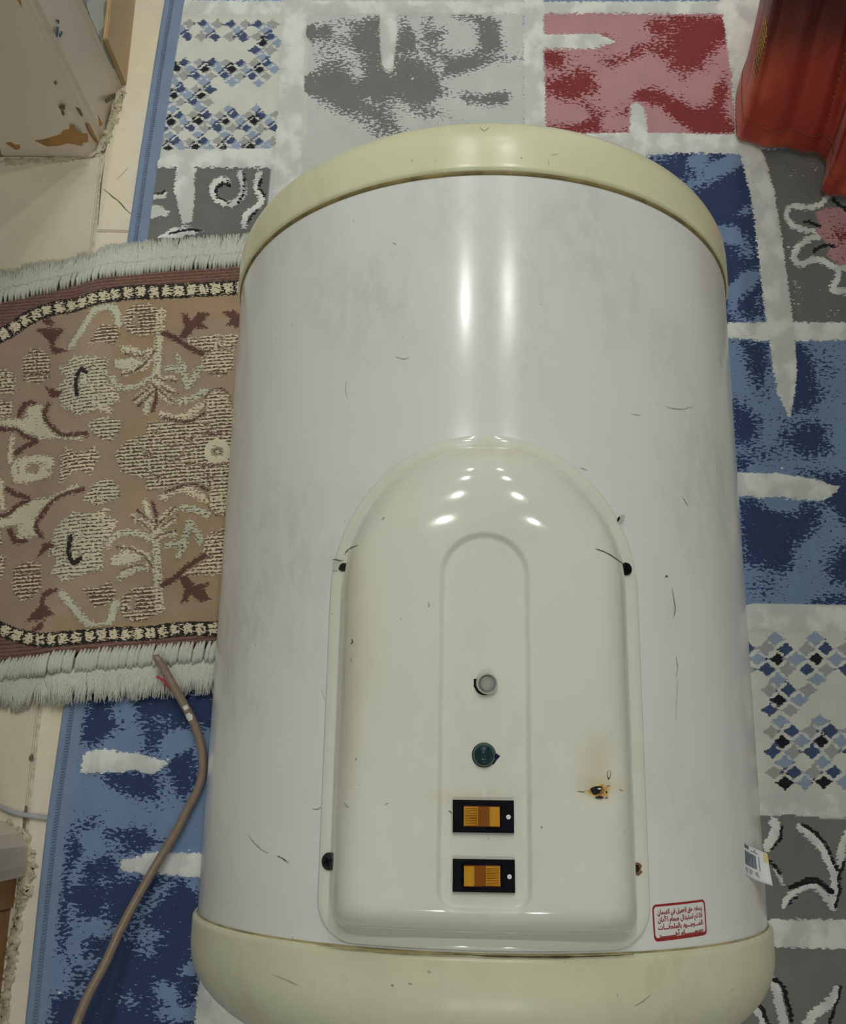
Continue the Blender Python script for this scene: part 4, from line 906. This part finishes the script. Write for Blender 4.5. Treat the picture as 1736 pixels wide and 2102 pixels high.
# ---- melted hole
def scorch(name, cu, cv, ru, rv, off):
    t = NT('scorch_' + name); at_ = t.attr('burn'); nz = t.noise(t.coord(), 380, 3.0); f = t.math('MULTIPLY_ADD', t.math('SUBTRACT', nz, 0.5), 0.5, at_)
    c = t.mix(t.ss(f, 0.02, 0.3), rgb(186, 178, 144), rgb(180, 140, 78)); c = t.mix(t.ss(f, 0.32, 0.7), c, rgb(112, 68, 28))
    t.set(**{'Base Color': c, 'Roughness': 0.35}); return t.m
hole_px = [(330,1580),(430,1530),(480,1505),(560,1455),(640,1425),(740,1405),(770,1440),(800,1475),(850,1470),(880,1500),(855,1600),(840,1690),(740,1715),(640,1725),(560,1690),(470,1650),(410,1620)]
tz = T(1529/160, 1160, 1460); HP = tz(hole_px)
def patch2(px, fn, mat, parent, name, off, depth, rings=6):
    c = np.mean(px, 0); Vv = []; val = []; m = len(px)
    for i in range(rings + 1):
        k = 1 - i / rings * 0.97
        for p in px:
            q = c + (np.array(p) - c) * k; h = np.array(fn(*q)); nr = np.array([h[0], 0, h[2]]); nr /= np.linalg.norm(nr)
            Vv.append(HW(*(h + nr * (off + depth * math.sin(math.pi * min(1, i / rings * 1.0)) )))); val.append(i / rings)
    Ff = [(i*m+k, i*m+(k+1) % m, (i+1)*m+(k+1) % m, (i+1)*m+k) for i in range(rings) for k in range(m)]
    o = mk(name, Vv, Ff, mat, parent, True); a = o.data.attributes.new('burn', 'FLOAT', 'POINT'); a.data.foreach_set('value', val); return o
scar = patch2(HP, on_cov, scorch('scar', 0, 0, 0, 0, 0), cover, 'burn_scar', 0.0002, 0.0006)
tag(scar, 'brown scorched and melted patch')
M_char = plain('char_black', (0.012, 0.009, 0.006, 1), 0.5, 0.4, 500)
for P in ([(470,1520),(520,1490),(580,1470),(690,1475),(710,1500),(680,1560),(640,1610),(580,1645),(520,1625),(500,1580)], [(560,1690),(620,1660),(680,1655),(750,1690),(690,1715),(620,1712)], [(775,1570),(800,1565),(812,1585),(795,1615),(780,1600)], [(765,1690),(825,1690),(830,1700),(780,1708)]):
    patch(tz(P), on_cov, M_char, cover, 'melted_hole', 0.0009)
patch(tz([(610,1520),(650,1500),(690,1515),(680,1535),(630,1535)]), on_cov, plain('melted_edge_pale', rgb(196,192,170), 0.3, 0.1, 100), cover, 'melted_lip', 0.0012)
mark(tz([(225,1565),(300,1578),(360,1578),(420,1545)]), 0.0005, on_cov, M_scr, cover, 'crack', 0.0004)
Mb = plain('brown_burn_line', rgb(92, 72, 30), 0.6, 0.3, 300)
mark(tz([(850,1145),(820,1200),(820,1260),(845,1320),(870,1290),(885,1220),(870,1150)]), 0.0005, on_cov, Mb, cover, 'crack', 0.0004); mark(tz([(835,1300),(850,1335)]), 0.0009, on_cov, M_char, cover, 'melted_hole', 0.0005)
mark(tz([(800,1475),(840,1460),(890,1470)]), 0.0004, on_cov, Mb, cover, 'crack', 0.0004)

# ---- little round moulding marks
for (u, v) in ((993,1126), (992,1733)):
    p = on_cov(u, v); b = MB(); b.add(*disc(0.0010, 0.0014, -0.0004, 0.00012, 24)); o = b.build('moulding_mark', M_cov); loc_obj(o, p)

# ---- pilot lamps
def glassy(name, col, rough=0.06, tr=0.6):
    t = NT(name); f = t.noise(t.coord(), 120, 2.0); t.set(**{'Base Color': t.mix(f, col, tuple(min(1, c*1.15) for c in col[:3]) + (1,)), 'Roughness': rough, 'Transmission Weight': tr, 'IOR': 1.45, 'Coat Weight': 0.6}); return t.m
M_clear = glassy('clear_lamp_plastic', (0.74, 0.74, 0.68, 1), 0.06, 0.25); M_teal = glassy('dark_teal_lamp_plastic', (0.002, 0.035, 0.04, 1), 0.05, 0.0); M_lensi = plain('ribbed_grey_lens', (0.62, 0.62, 0.57, 1), 0.25, 0.1, 200); M_chr = plain('dull_chrome', (0.30, 0.30, 0.27, 1), 0.3, 0.1, 100, metal=0.3)
M_blu = plain('torn_dark_blue_plastic', (0.01, 0.015, 0.06, 1), 0.25, 0.1, 100)
p = on_cov(997, 1402); pl = empty('indicator_lamp'); loc_obj(pl, p); tag(pl, 'clear round pilot lamp sitting askew in its hole')
tl = Matrix.Rotation(0.22, 4, 'X') @ Matrix.Rotation(0.16, 4, 'Y')
def sub(o, parent, mtx=None): o.parent = parent; o.matrix_local = mtx or Matrix(); return o
b = MB(); b.add(*disc(0.0046, 0.0053, -0.001, 0.0042, 36)); sub(b.build('collar', M_clear, None, True), pl, tl)
b = MB(); b.add(*disc(0.0037, 0.0047, -0.001, 0.0036, 36)); sub(b.build('inner_ring', M_chr, None, True), pl, tl)
sub(dome('lens', 0.0039, 0.0009, M_lensi, lip=0.0030), pl, tl)
b = MB()
for k in range(-5, 6): h = math.sqrt(max(0.0037**2 - (k*0.00062)**2, 0)) * 0.95; b.box(-h, h, k*0.00062 - 0.00016, k*0.00062 + 0.00016, 0.0030, 0.0041)
sub(b.build('lens_ribs', M_clear, None), pl, tl)
b = MB(); b.box(-0.0062, -0.0044, -0.0022, 0.0020, -0.001, 0.0002); sub(b.build('slot', M_black, None), pl)
b = MB(); b.add(*disc(0.0030, 0.0052, -0.001, 0.00015, 30)); o = b.build('socket', M_hole, None); sub(o, pl, Matrix.Translation((-0.0008, -0.0010, 0)))
p = on_cov(993, 1550); pl = empty('indicator_lamp'); loc_obj(pl, p); tag(pl, 'dark teal domed pilot lamp with a torn blue edge')
sub(dome('lens', 0.0057, 0.0042, M_teal, 36, 12, 0.0008), pl)
b = MB(); b.add(*disc(0.0048, 0.0061, -0.001, 0.0007, 36)); sub(b.build('collar', M_teal, None, True), pl)
b = MB(); b.add([(0.0035,0.0030,0.0001),(0.0058,0.0012,0.0001),(0.0082,-0.0003,0.0002),(0.0066,-0.0022,0.0001),(0.0046,-0.0048,0.0001),(0.0036,-0.0030,0.0012),(0.0048,-0.0003,0.0016)], [(0,1,6),(1,2,6),(2,3,6),(3,4,6),(4,5,6),(5,0,6)]); sub(b.build('torn_flap', M_blu, None), pl)
b = MB(); b.add(*disc(0.0016, 0.0022, 0.0040, 0.0052, 24)); sub(b.build('lens_ring', M_teal, None, True), pl)

# ---- rocker switches
def amber(name, col, rough): 
    t = NT(name); f = t.noise(t.coord(400, 60, 60), 1.0, 2.0); t.set(**{'Base Color': t.mix(f, tuple(c*0.85 for c in col[:3]) + (1,), col), 'Roughness': rough, 'Coat Weight': 0.5, 'Coat Roughness': 0.05}); return t.m
M_am = amber('bright_amber_plastic', (0.74, 0.35, 0.02, 1), 0.18); M_am2 = amber('deep_amber_plastic', (0.33, 0.10, 0.006, 1), 0.18); M_am3 = amber('red_amber_edge', (0.20, 0.035, 0.006, 1), 0.2)
M_dot = plain('white_dot_paint', (0.85, 0.85, 0.85, 1), 0.5, 0.02, 50)
def prism_x(prof, y0, y1, z0):                   # profile (x, z) swept along y
    m = len(prof); V = [(x, y0, z) for x, z in prof] + [(x, y1, z) for x, z in prof] + [(x, y0, z0) for x, _ in prof] + [(x, y1, z0) for x, _ in prof]; F = []
    for i in range(m-1): F += [(i, i+1, m+i+1, m+i), (2*m+i, 2*m+i+1, i+1, i), (m+i, m+i+1, 3*m+i+1, 3*m+i)]
    F += [(0, m, 3*m, 2*m), (m-1, 2*m-1, 4*m-1, 3*m-1)]; return V, F
def switch(u0, v0, u1, v1, dot, flip, label):
    p = on_cov((u0+u1)/2, (v0+v1)/2); e = empty('rocker_switch'); loc_obj(e, p, 0.004); tag(e, label)
    a, c = on_cov(u0, v0), on_cov(u1, v1); hw, hh = (c[0]-a[0])/2, (a[1]-c[1])/2; b = MB(); H = 0.0022
    rx, ry = 0.0097, 0.0050; ox = -0.0008
    for bx in ((-hw, ox-rx, -hh, hh), (ox+rx, hw, -hh, hh), (ox-rx, ox+rx, -hh, -ry), (ox-rx, ox+rx, ry, hh)): b.box(bx[0], bx[1], bx[2], bx[3], -0.001, H)
    bz = b.build('bezel', M_black, None); bm = bmesh.new(); bm.from_mesh(bz.data); bmesh.ops.remove_doubles(bm, verts=bm.verts, dist=1e-6); bm.to_mesh(bz.data); bm.free(); sub(bz, e)
    b = MB(); b.box(ox-rx, ox+rx, -ry, ry, -0.001, 0.0004); sub(b.build('well', M_black, None), e)
    s = -1 if flip else 1
    def X(*q): P = [(ox + s*x, z) for x, z in q]; return P if s > 0 else P[::-1]
    r = 0.0088; yy = 0.0046
    b = MB(); b.add(*prism_x(X((-r, 0.0030), (-0.0018, 0.0024)), -yy, yy, 0.0)); sub(b.build('rocker_end', M_am, None), e)
    b = MB(); b.add(*prism_x(X((-0.0018, 0.0024), (0.0038, 0.0050)), -yy, yy, 0.0)); sub(b.build('rocker_middle', M_am2, None), e)
    b = MB(); b.add(*prism_x(X((0.0038, 0.0050), (0.0048, 0.0058), (0.0054, 0.0058), (r, 0.0052)), -yy, yy, 0.0)); sub(b.build('rocker_end', M_am, None), e)
    b = MB()
    for k in range(-5, 6):
        x0, x1 = sorted((ox - s*(r-0.0004), ox - s*0.0022)); b.box(x0, x1, k*0.00078-0.00019, k*0.00078+0.00019, 0.0022, 0.0033)
    sub(b.build('grip_ribs', M_am, None), e)
    b = MB()
    for sy in (-1, 1): y0, y1 = sorted((sy*yy, sy*(yy+0.0004))); b.add(*prism_x(X((-r, 0.0026), (-0.0018, 0.0020), (0.0038, 0.0044), (r, 0.0048)), y0, y1, 0.0))
    sub(b.build('rocker_rim', M_am3, None), e)
    q = on_cov(*dot); b = MB(); m = 20; dx, dy = q[0]-p[0], q[1]-p[1]
    b.add([(dx + 0.00115*math.cos(2*math.pi*k/m), dy + 0.00115*math.sin(2*math.pi*k/m), z) for z in (H-0.0002, H+0.00012) for k in range(m)], [tuple(range(m))[::-1], tuple(range(m, 2*m))] + [(k, (k+1) % m, m+(k+1) % m, m+k) for k in range(m)])
    sub(b.build('white_dot', M_dot, None), e); return e
switch(929, 1641, 1054, 1710, (1043,1677), False, 'amber rocker switch in a black bezel, right end raised')
switch(929, 1762, 1056, 1832, (1045,1799), True, 'amber rocker switch in a black bezel, left end raised')

# ---- red warranty stamp in Arabic
FORMS = {'ا': (0xFE8D, 0xFE8E, None, None), 'أ': (0xFE83, 0xFE84, None, None), 'آ': (0xFE81, 0xFE82, None, None), 'ب': (0xFE8F, 0xFE90, 0xFE91, 0xFE92), 'ت': (0xFE95, 0xFE96, 0xFE97, 0xFE98),
         'ج': (0xFE9D, 0xFE9E, 0xFE9F, 0xFEA0), 'ح': (0xFEA1, 0xFEA2, 0xFEA3, 0xFEA4), 'خ': (0xFEA5, 0xFEA6, 0xFEA7, 0xFEA8), 'د': (0xFEA9, 0xFEAA, None, None), 'ذ': (0xFEAB, 0xFEAC, None, None),
         'ر': (0xFEAD, 0xFEAE, None, None), 'س': (0xFEB1, 0xFEB2, 0xFEB3, 0xFEB4), 'ص': (0xFEB9, 0xFEBA, 0xFEBB, 0xFEBC), 'ض': (0xFEBD, 0xFEBE, 0xFEBF, 0xFEC0), 'ط': (0xFEC1, 0xFEC2, 0xFEC3, 0xFEC4),
         'ع': (0xFEC9, 0xFECA, 0xFECB, 0xFECC), 'ف': (0xFED1, 0xFED2, 0xFED3, 0xFED4), 'ق': (0xFED5, 0xFED6, 0xFED7, 0xFED8), 'ل': (0xFEDD, 0xFEDE, 0xFEDF, 0xFEE0), 'م': (0xFEE1, 0xFEE2, 0xFEE3, 0xFEE4),
         'ن': (0xFEE5, 0xFEE6, 0xFEE7, 0xFEE8), 'و': (0xFEED, 0xFEEE, None, None), 'ى': (0xFEEF, 0xFEF0, None, None), 'ي': (0xFEF1, 0xFEF2, 0xFEF3, 0xFEF4), 'ـ': (0x640, 0x640, 0x640, 0x640), '\ufef7': (0xFEF7, 0xFEF8, None, None)}
def shape(txt):
    txt = txt.replace('لأ', '\ufef7'); out = []
    for i, ch in enumerate(txt):
        if ch not in FORMS: out.append(ch); continue
        f = FORMS[ch]; pv = i > 0 and txt[i-1] in FORMS and FORMS[txt[i-1]][2] is not None; nx = i < len(txt)-1 and txt[i+1] in FORMS and f[2] is not None
        out.append(chr(f[3] if pv and nx else f[1] if pv else f[2] if nx else f[0]))
    return ''.join(out[::-1])
def text_mesh(s, bold=0.030):
    c = bpy.data.curves.new('lettering', 'FONT'); c.body = s; c.offset = bold; c.resolution_u = 3; c.align_x = 'LEFT'
    o = bpy.data.objects.new('lettering', c); COL.objects.link(o); dg = bpy.context.evaluated_depsgraph_get(); m = o.evaluated_get(dg).to_mesh()
    V = np.array([v.co[:2] for v in m.vertices]); F = [tuple(p.vertices) for p in m.polygons]; bpy.data.objects.remove(o); bpy.data.curves.remove(c); return V, F
def wrap(V2, a0, s0, rot, r, sx=1.0):            # flat (mm on the sticker) -> around the cylinder
    c, s = math.cos(rot), math.sin(rot); out = []
    for x, y in V2:
        X_, Y_ = x*c - y*s, x*s + y*c; a = a0 + X_/r; out.append(HW(r*math.sin(a), s0 + Y_, r*math.cos(a)))
    return out
M_red = plain('dark_red_ink', rgb(136, 34, 32), 0.4, 0.08, 300)
q = on_cyl(1398, 1889); A0_, S0_ = math.atan2(q[0], q[2]), q[1]
c1, c2 = on_cyl(1342, 1858), on_cyl(1449, 1846); c3 = on_cyl(1348, 1934)
SW = (math.atan2(c2[0], c2[2]) - math.atan2(c1[0], c1[2])) * HR; SH = c1[1] - c3[1]; ROT = math.atan2(c2[1] - c1[1], SW)
stamp = empty('warranty_stamp', (0, 0, 0)); stamp.parent = heater; tag(stamp, 'red framed Arabic warranty notice')
def rrect(w_, h_, r_, n_=8):
    P = []
    for cx_, cy_, a_ in ((w_-r_, h_-r_, 0), (-w_+r_, h_-r_, 90), (-w_+r_, -h_+r_, 180), (w_-r_, -h_+r_, 270)):
        for k in range(n_+1): a = math.radians(a_ + 90*k/n_); P.append((cx_ + r_*math.cos(a), cy_ + r_*math.sin(a)))
    return P
def dens(P, m=6): return [tuple(np.array(P[i]) + (np.array(P[(i+1) % len(P)]) - np.array(P[i])) * k / m) for i in range(len(P)) for k in range(m)]
o1 = dens(rrect(SW/2, SH/2, 0.0026)); o2 = dens([(x, y + 0.00025) for x, y in rrect(SW/2 - 0.0010, SH/2 - 0.0014, 0.0018)])
m = len(o1); mk('frame', wrap(o1 + o2, A0_, S0_, ROT, HR + 0.00015), [(i, (i+1) % m, m+(i+1) % m, m+i) for i in range(m)], M_red, stamp)
lines = ['يسقط حق العميل فى الضمان', 'اذا تم استبدال صمام الأمان', 'المـــوجـــود بالملحقـــات', 'بصمـــــــام آخـــــــــر']
for i, L_ in enumerate(lines):
    Vt, Ft = text_mesh(shape(L_)); lo, hi = Vt.min(0), Vt.max(0); tw = SW * 0.84; k = tw / (hi[0] - lo[0]); ky = 0.0034
    V2 = [((x - lo[0]) * k - tw/2, (y - 0.25) * ky + SH * (0.30 - 0.205 * i) - 0.0006) for x, y in Vt]
    mk('lettering', wrap(V2, A0_, S0_, ROT, HR + 0.00018), Ft, M_red, stamp)

# ---- half peeled barcode label
M_pap = plain('white_label_paper', rgb(214, 218, 222), 0.35, 0.02, 80); M_ink = plain('dark_label_ink', rgb(58, 64, 74), 0.5, 0.1, 300); M_bar = plain('grey_bar_ink', rgb(104, 112, 124), 0.5, 0.08, 300); M_glue = plain('tan_adhesive_backing', rgb(196, 178, 128), 0.6, 0.08, 200)
l1, l2 = on_cyl(1524, 1727), on_cyl(1522, 1796); la, ls = math.atan2(l1[0], l1[2]), l1[1]; lh = l1[1] - l2[1]
def lab(x, y):                                   # x along the wrap (m), y down from the top edge (m)
    STK = 0.003; r = HR + 0.0004
    if x <= STK: a = la + x/r; px, pz = r*math.sin(a), r*math.cos(a)
    else:
        a = la + STK/r; px, pz = r*math.sin(a), r*math.cos(a); t = x - STK; th = a; n_ = 12
        for k in range(n_):
            th -= (t/n_) * (24.0 + 12 * y / lh); px += math.cos(th)*t/n_; pz -= math.sin(th)*t/n_
    return HW(px, ls - y - 0.30*x, pz)
LW = 0.0240
def quadgrid(x0, x1, y0, y1, nx_, ny_, off=0.0):
    V = [np.array(lab(x0 + (x1-x0)*i/nx_, y0 + (y1-y0)*j/ny_)) for j in range(ny_+1) for i in range(nx_+1)]
    return V, [(j*(nx_+1)+i, (j+1)*(nx_+1)+i, (j+1)*(nx_+1)+i+1, j*(nx_+1)+i+1) for j in range(ny_) for i in range(nx_)]
def lift(V, F, o_=0.00012):
    n0 = np.cross(V[F[0][1]] - V[F[0][0]], V[F[0][3]] - V[F[0][0]]); n0 /= np.linalg.norm(n0) + 1e-12
    return [v + n0*o_ for v in V]
V, F = quadgrid(0, LW, 0, lh, 30, 8); label = mk('barcode_label', V, F, M_pap, heater, True); tag(label, 'white paper barcode label peeling off at its outer edge')
md = label.modifiers.new('thick', 'SOLIDIFY'); md.thickness = 0.00012; md.offset = -1
def ink(x0, x1, y0, y1, mat, name): x0, x1 = x0*0.86, x1*0.86; V, F = quadgrid(x0, x1, y0, y1, 6, 2); mk(name, lift(V, F), F, mat, label)
x = 0.0012; k = 0
while x < 0.0160:
    wd = rnd.choice((0.0004, 0.0006, 0.0009)); ink(x, x + wd, lh*0.24, lh*0.66, M_bar if k % 3 else M_ink, 'bar'); x += wd + rnd.choice((0.0001, 0.0002)); k += 1
ink(0.0188, 0.0196, lh*0.22, lh*0.68, M_bar, 'bar')
ink(0.0010, 0.0082, lh*0.05, lh*0.15, M_bar, 'printed_block'); ink(0.0105, 0.0190, lh*0.145, lh*0.165, M_ink, 'printed_line'); ink(0.0152, 0.0164, lh*0.07, lh*0.12, M_ink, 'printed_mark')
for (tx, x0, wd) in (('VDZTC', 0.0006, 0.0044), ('3ZSET', 0.0062, 0.0040), ('VEL', 0.0118, 0.0040)):
    Vt, Ft = text_mesh(tx, 0.0); lo, hi = Vt.min(0), Vt.max(0)
    V = [np.array(lab(x0 + (px_-lo[0])/(hi[0]-lo[0])*wd, lh*0.88 - (py_-lo[1])/(hi[1]-lo[1])*lh*0.13)) for px_, py_ in Vt]; mk('lettering', [v + np.array([0.00008, 0, 0.00014]) for v in V], Ft, M_ink, label)
Vt, Ft = text_mesh('HOMOC', 0.0); lo, hi = Vt.min(0), Vt.max(0)
V = [np.array(lab(0.0012 + (a_-lo[0])/(hi[0]-lo[0])*0.0054, lh*0.145 - (b_-lo[1])/(hi[1]-lo[1])*lh*0.085)) for a_, b_ in Vt]; mk('lettering', [v + np.array([0.00018, 0, 0.00028]) for v in V], Ft, M_ink, label)
V, F = quadgrid(LW*0.86, LW*0.995, lh*0.03, lh*0.32, 6, 4); mk('adhesive_fold', lift(V, F, 0.0003), F, M_glue, label, True)
# ------------------------------------------------------------------ brown power cable and grey wire
M_cab = plain('taupe_cable_sheath', rgb(118, 102, 88), 0.38, 0.08, 200); M_rw = plain('red_wire_insulation', rgb(170, 36, 52), 0.4, 0.06, 200); M_wh = plain('white_paint_smear', (0.8, 0.8, 0.78, 1), 0.5, 0.03, 200); M_cop = plain('copper_ends', (0.5, 0.25, 0.12, 1), 0.35, 0.1, 300, metal=0.8)
cz = [(319,1347,.030),(330,1362,.0285),(343,1385,.026),(362,1419,.0240),(387,1463,.0180),(406,1505,.0142),(415,1549,.0136),(415,1587,.0136),(404,1625,.0136),(387,1657,.0138),(367,1697,.015),(332,1756,.018),(290,1828,.026),(249,1905,.036),(216,1977,.048),(182,2041,.062),(158,2098,.075),(138,2150,.084),(110,2230,.094)]
cable = empty('power_cable', tuple(at(415, 1587, RUGZ))); tag(cable, 'taupe power cable with a cut end curving over the blue carpet beside the heater', 'cable')
base = np.array(cable.location)
P = spline([at(u, v, z) for u, v, z in cz], 6); P.append(P[-1] + np.array([-0.06, -0.10, 0.0]))
tail = [np.array(p) for p in spline([P[-1], P[-1] + [-0.02, -0.12, -0.03], P[-1] + [0.03, -0.26, -0.068], P[-1] + [0.06, -0.42, -0.0795]], 6)][1:]
b = MB(); b.tube([p - base for p in P + tail], [0.0034] * 3 + [0.0040] * (len(P) + len(tail) - 3), 14); b.build('sheath', M_cab, cable, True)
rw = [at(u, v, z) - base for u, v, z in ((352,1418,.0215),(346,1410,.0230),(338,1400,.0240),(330,1393,.0240),(322,1389,.0240))]
b = MB(); b.tube(spline(rw, 4), 0.0012, 8); b.build('red_wire', M_rw, cable, True)
for q in ((-0.0012, 0.0006), (0.0012, 0.0008), (0.0, -0.0010)):
    a = P[0] - base; d_ = (P[0] - P[2]); d_ /= np.linalg.norm(d_); b = MB(); o_ = np.array([q[0], 0, q[1]]); b.tube([a + o_ - d_*0.002, a + o_ + d_*0.0012], 0.0009, 6); b.build('cut_core', M_cop, cable, True)
def smear(i0, i1, a0, a1):                       # white paint on the sheath
    V = []; F = []; n_ = 6
    for i in range(i0, i1 + 1):
        p = P[i] - base; t = Vector(P[i+1] - P[i-1]).normalized(); a = t.cross(Vector((0,0,1))).normalized(); c = a.cross(t)
        sh_ = 0.35 + 0.65*math.sin(math.pi*(i - i0 + 0.3)/(i1 - i0 + 0.6))
        for k in range(n_+1): th = a0 + (a1 - a0)*(0.5 + (k/n_ - 0.5)*sh_); V.append(Vector(p) + 0.00415*(math.cos(th)*a + math.sin(th)*c))
    w_ = n_ + 1
    for i in range(i1 - i0):
        for k in range(n_): F.append((i*w_+k, i*w_+k+1, (i+1)*w_+k+1, (i+1)*w_+k))
    mk('paint_smear', V, F, M_wh, cable, True)
smear(24, 26, 0.4, 2.3); smear(22, 23, 0.9, 2.6)
gw = [at(u, v, 0.0026) for u, v in ((-60,1628),(0,1656),(28,1668),(69,1676),(100,1680),(150,1686))]
gw[-1][2] = 0.0024
b = MB(); b.tube(spline(gw, 6), 0.0024, 10); o = b.build('floor_wire', plain('grey_wire_sheath', rgb(142, 142, 146), 0.45, 0.05, 200), None, True)
tag(o, 'thin grey wire on the floor tiles running under the blue carpet edge', 'wire')
# white crumbs on the carpet
M_cr = plain('white_crumb', (0.85, 0.86, 0.88, 1), 0.6, 0.03, 100)
for (u, v, r, lb) in ((345,1559,.0016,'white crumb on the blue carpet at the tip of the upper white bar'), (122,2038,.0016,'white crumb on blue carpet near the lower left carpet edge'), (266,1431,.0013,'white crumb on the blue carpet just below the rug fringe'), (1605,961,.0016,'white crumb on the navy patch right of the heater'), (388,1745,.0010,'white crumb above the lower white bar beside the heater')):
    p = at(u, v, 0.0078); b = MB(); b.add([(r*1.4,0,0),(0,r*.8,0.0002),(-r*1.2,r*.2,0),(-r*.2,-r,0),(r*.2,r*.1,r*0.9),(-r*.1,0,-r*.5)], [(0,1,4),(1,2,4),(2,3,4),(3,0,4),(1,0,5),(2,1,5),(3,2,5),(0,3,5)])
    o = b.build('crumb', M_cr, loc=tuple(p)); tag(o, lb, 'crumb', 'white crumbs on the carpet')

# ------------------------------------------------------------------ dark red curtain
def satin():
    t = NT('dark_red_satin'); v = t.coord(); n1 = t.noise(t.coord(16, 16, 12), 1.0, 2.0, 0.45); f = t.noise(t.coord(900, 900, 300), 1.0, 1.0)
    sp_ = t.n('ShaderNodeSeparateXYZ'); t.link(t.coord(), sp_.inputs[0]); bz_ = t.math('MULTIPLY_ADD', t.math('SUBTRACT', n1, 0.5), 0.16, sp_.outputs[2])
    c = t.mix(t.ss(n1, 0.42, 0.62), rgb(140, 44, 30), rgb(178, 78, 50)); c = t.mix(t.ss(bz_, 0.055, 0.125), c, t.mix(t.ss(n1, 0.4, 0.65), rgb(58, 16, 13), rgb(92, 30, 24))); t.set(**{'Base Color': c, 'Roughness': 0.42, 'Sheen Weight': 0.25, 'Specular IOR Level': 0.4}); t.bump(t.math('MULTIPLY_ADD', n1, 0.6, t.math('MULTIPLY', f, 0.15)), 0.3, 0.004); return t.m  # fold shade painted into the colour: rust near the hem, dark maroon higher up
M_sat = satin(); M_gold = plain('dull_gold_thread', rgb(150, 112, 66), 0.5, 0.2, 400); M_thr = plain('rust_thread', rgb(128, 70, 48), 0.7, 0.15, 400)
cur = empty('curtain', (0.40, 0.76, RUGZ)); tag(cur, 'dark red satin curtain with fold shade painted above the hem and gold stitching, hanging to the carpet', 'curtain'); cb = np.array(cur.location)
path = spline([(0.385,1.02),(0.345,0.945),(0.315,0.89),(0.298,0.845),(0.293,0.80),(0.298,0.775),(0.335,0.767),(0.372,0.761),(0.386,0.752),(0.384,0.730),(0.379,0.714),(0.392,0.708),(0.43,0.703),(0.465,0.715),(0.48,0.75),(0.50,0.765),(0.53,0.73),(0.57,0.71),(0.60,0.75),(0.63,0.77),(0.67,0.73),(0.72,0.72)], 7)
HC = 2.25; nz = 46
def cpt(i, k):
    p = path[i]; h = HC * (k/nz)**1.6; up_ = h / HC
    q = np.array([p[0], p[1]]); mid = np.array([0.30 + 0.42 * i / (len(path)-1), 0.78]); g = 1 - 0.42 * min(1, h / 0.5) - 0.2*up_
    hemlift = 0.0 if k else 0.0
    bul = 0.008 * math.exp(-((h - 0.10)/0.08)**2) * math.sin(i*0.9)
    return np.array([mid[0] + (q[0]-mid[0])*(0.93 if h > 0.5 else 1 - 0.07*h/0.5), mid[1] + (q[1]-mid[1])*g + bul + 0.085*(lambda k_: k_*k_*(3-2*k_))(min(1.0, h/0.16)), RUGZ + 0.004 + h]) - cb
V = [cpt(i, k) for i in range(len(path)) for k in range(nz+1)]; F = [(i*(nz+1)+k, (i+1)*(nz+1)+k, (i+1)*(nz+1)+k+1, i*(nz+1)+k+1) for i in range(len(path)-1) for k in range(nz)]
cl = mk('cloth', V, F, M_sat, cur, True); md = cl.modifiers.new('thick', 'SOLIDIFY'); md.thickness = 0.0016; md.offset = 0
b = MB(); b.tube([np.array([0.26, 0.78, 2.29]) - cb, np.array([0.80, 0.78, 2.29]) - cb], 0.012, 12); b.build('rod', M_chr, cur, True)
for x in (0.28, 0.78): b = MB(); b.tube([np.array([x, 0.78, 2.29]) - cb, np.array([x, 0.78, 2.45]) - cb], 0.006, 8); b.build('rod_bracket', M_chr, cur, True)
def cl_at(fi, h):                                # point on the cloth, a hair outside it
    i = min(int(fi), len(path)-2); k = (h/HC)**(1/1.6)*nz; k0 = min(int(k), nz-1); a, c = fi - i, k - k0
    p = (1-a)*((1-c)*cpt(i, k0) + c*cpt(i, k0+1)) + a*((1-c)*cpt(i+1, k0) + c*cpt(i+1, k0+1))
    t = cpt(i+1, k0) - cpt(i, k0); nrm = np.array([t[1], -t[0], 0.0]); nrm /= np.linalg.norm(nrm) + 1e-9
    return p + nrm*0.0014
def seam_line(pts, r, mat, name):
    b = MB(); b.tube([cl_at(*p) for p in pts], r, 5); return b.build(name, mat, cur, True)
seam_line([(i*0.5, 0.022) for i in range(20, 2*(len(path)-1))], 0.0005, M_thr, 'hem_stitch')
def stitched(fi0, fi1, h0, h1, name):            # hatched embroidery
    b = MB(); n_ = 10
    for k in range(n_): h = h0 + (h1-h0)*k/n_; s_ = 0.5 - abs(k/n_ - 0.45); b.tube([cl_at((fi0+fi1)/2 + (a-0.5)*(fi1-fi0)*(0.4 + s_), h) for a in (0, 0.5, 1)], 0.0007, 4)
    for k in range(5): f = fi0 + (fi1-fi0)*(0.25 + 0.12*k); b.tube([cl_at(f, h0 + (h1-h0)*a) for a in (0.1, 0.5, 0.9)], 0.0005, 4)
    b.build(name, M_gold, cur, True)
stitched(30, 34, 0.060, 0.100, 'gold_motif'); stitched(27, 31, 0.115, 0.145, 'gold_motif')
b = MB()
for k in range(16): h = 0.03 + 0.0045*k; f = 50 - 0.05*k; b.tube([cl_at(f, h), cl_at(f + 0.35, h + 0.001)], 0.0006, 4)
b.build('gold_chain_stitch', M_gold, cur, True)
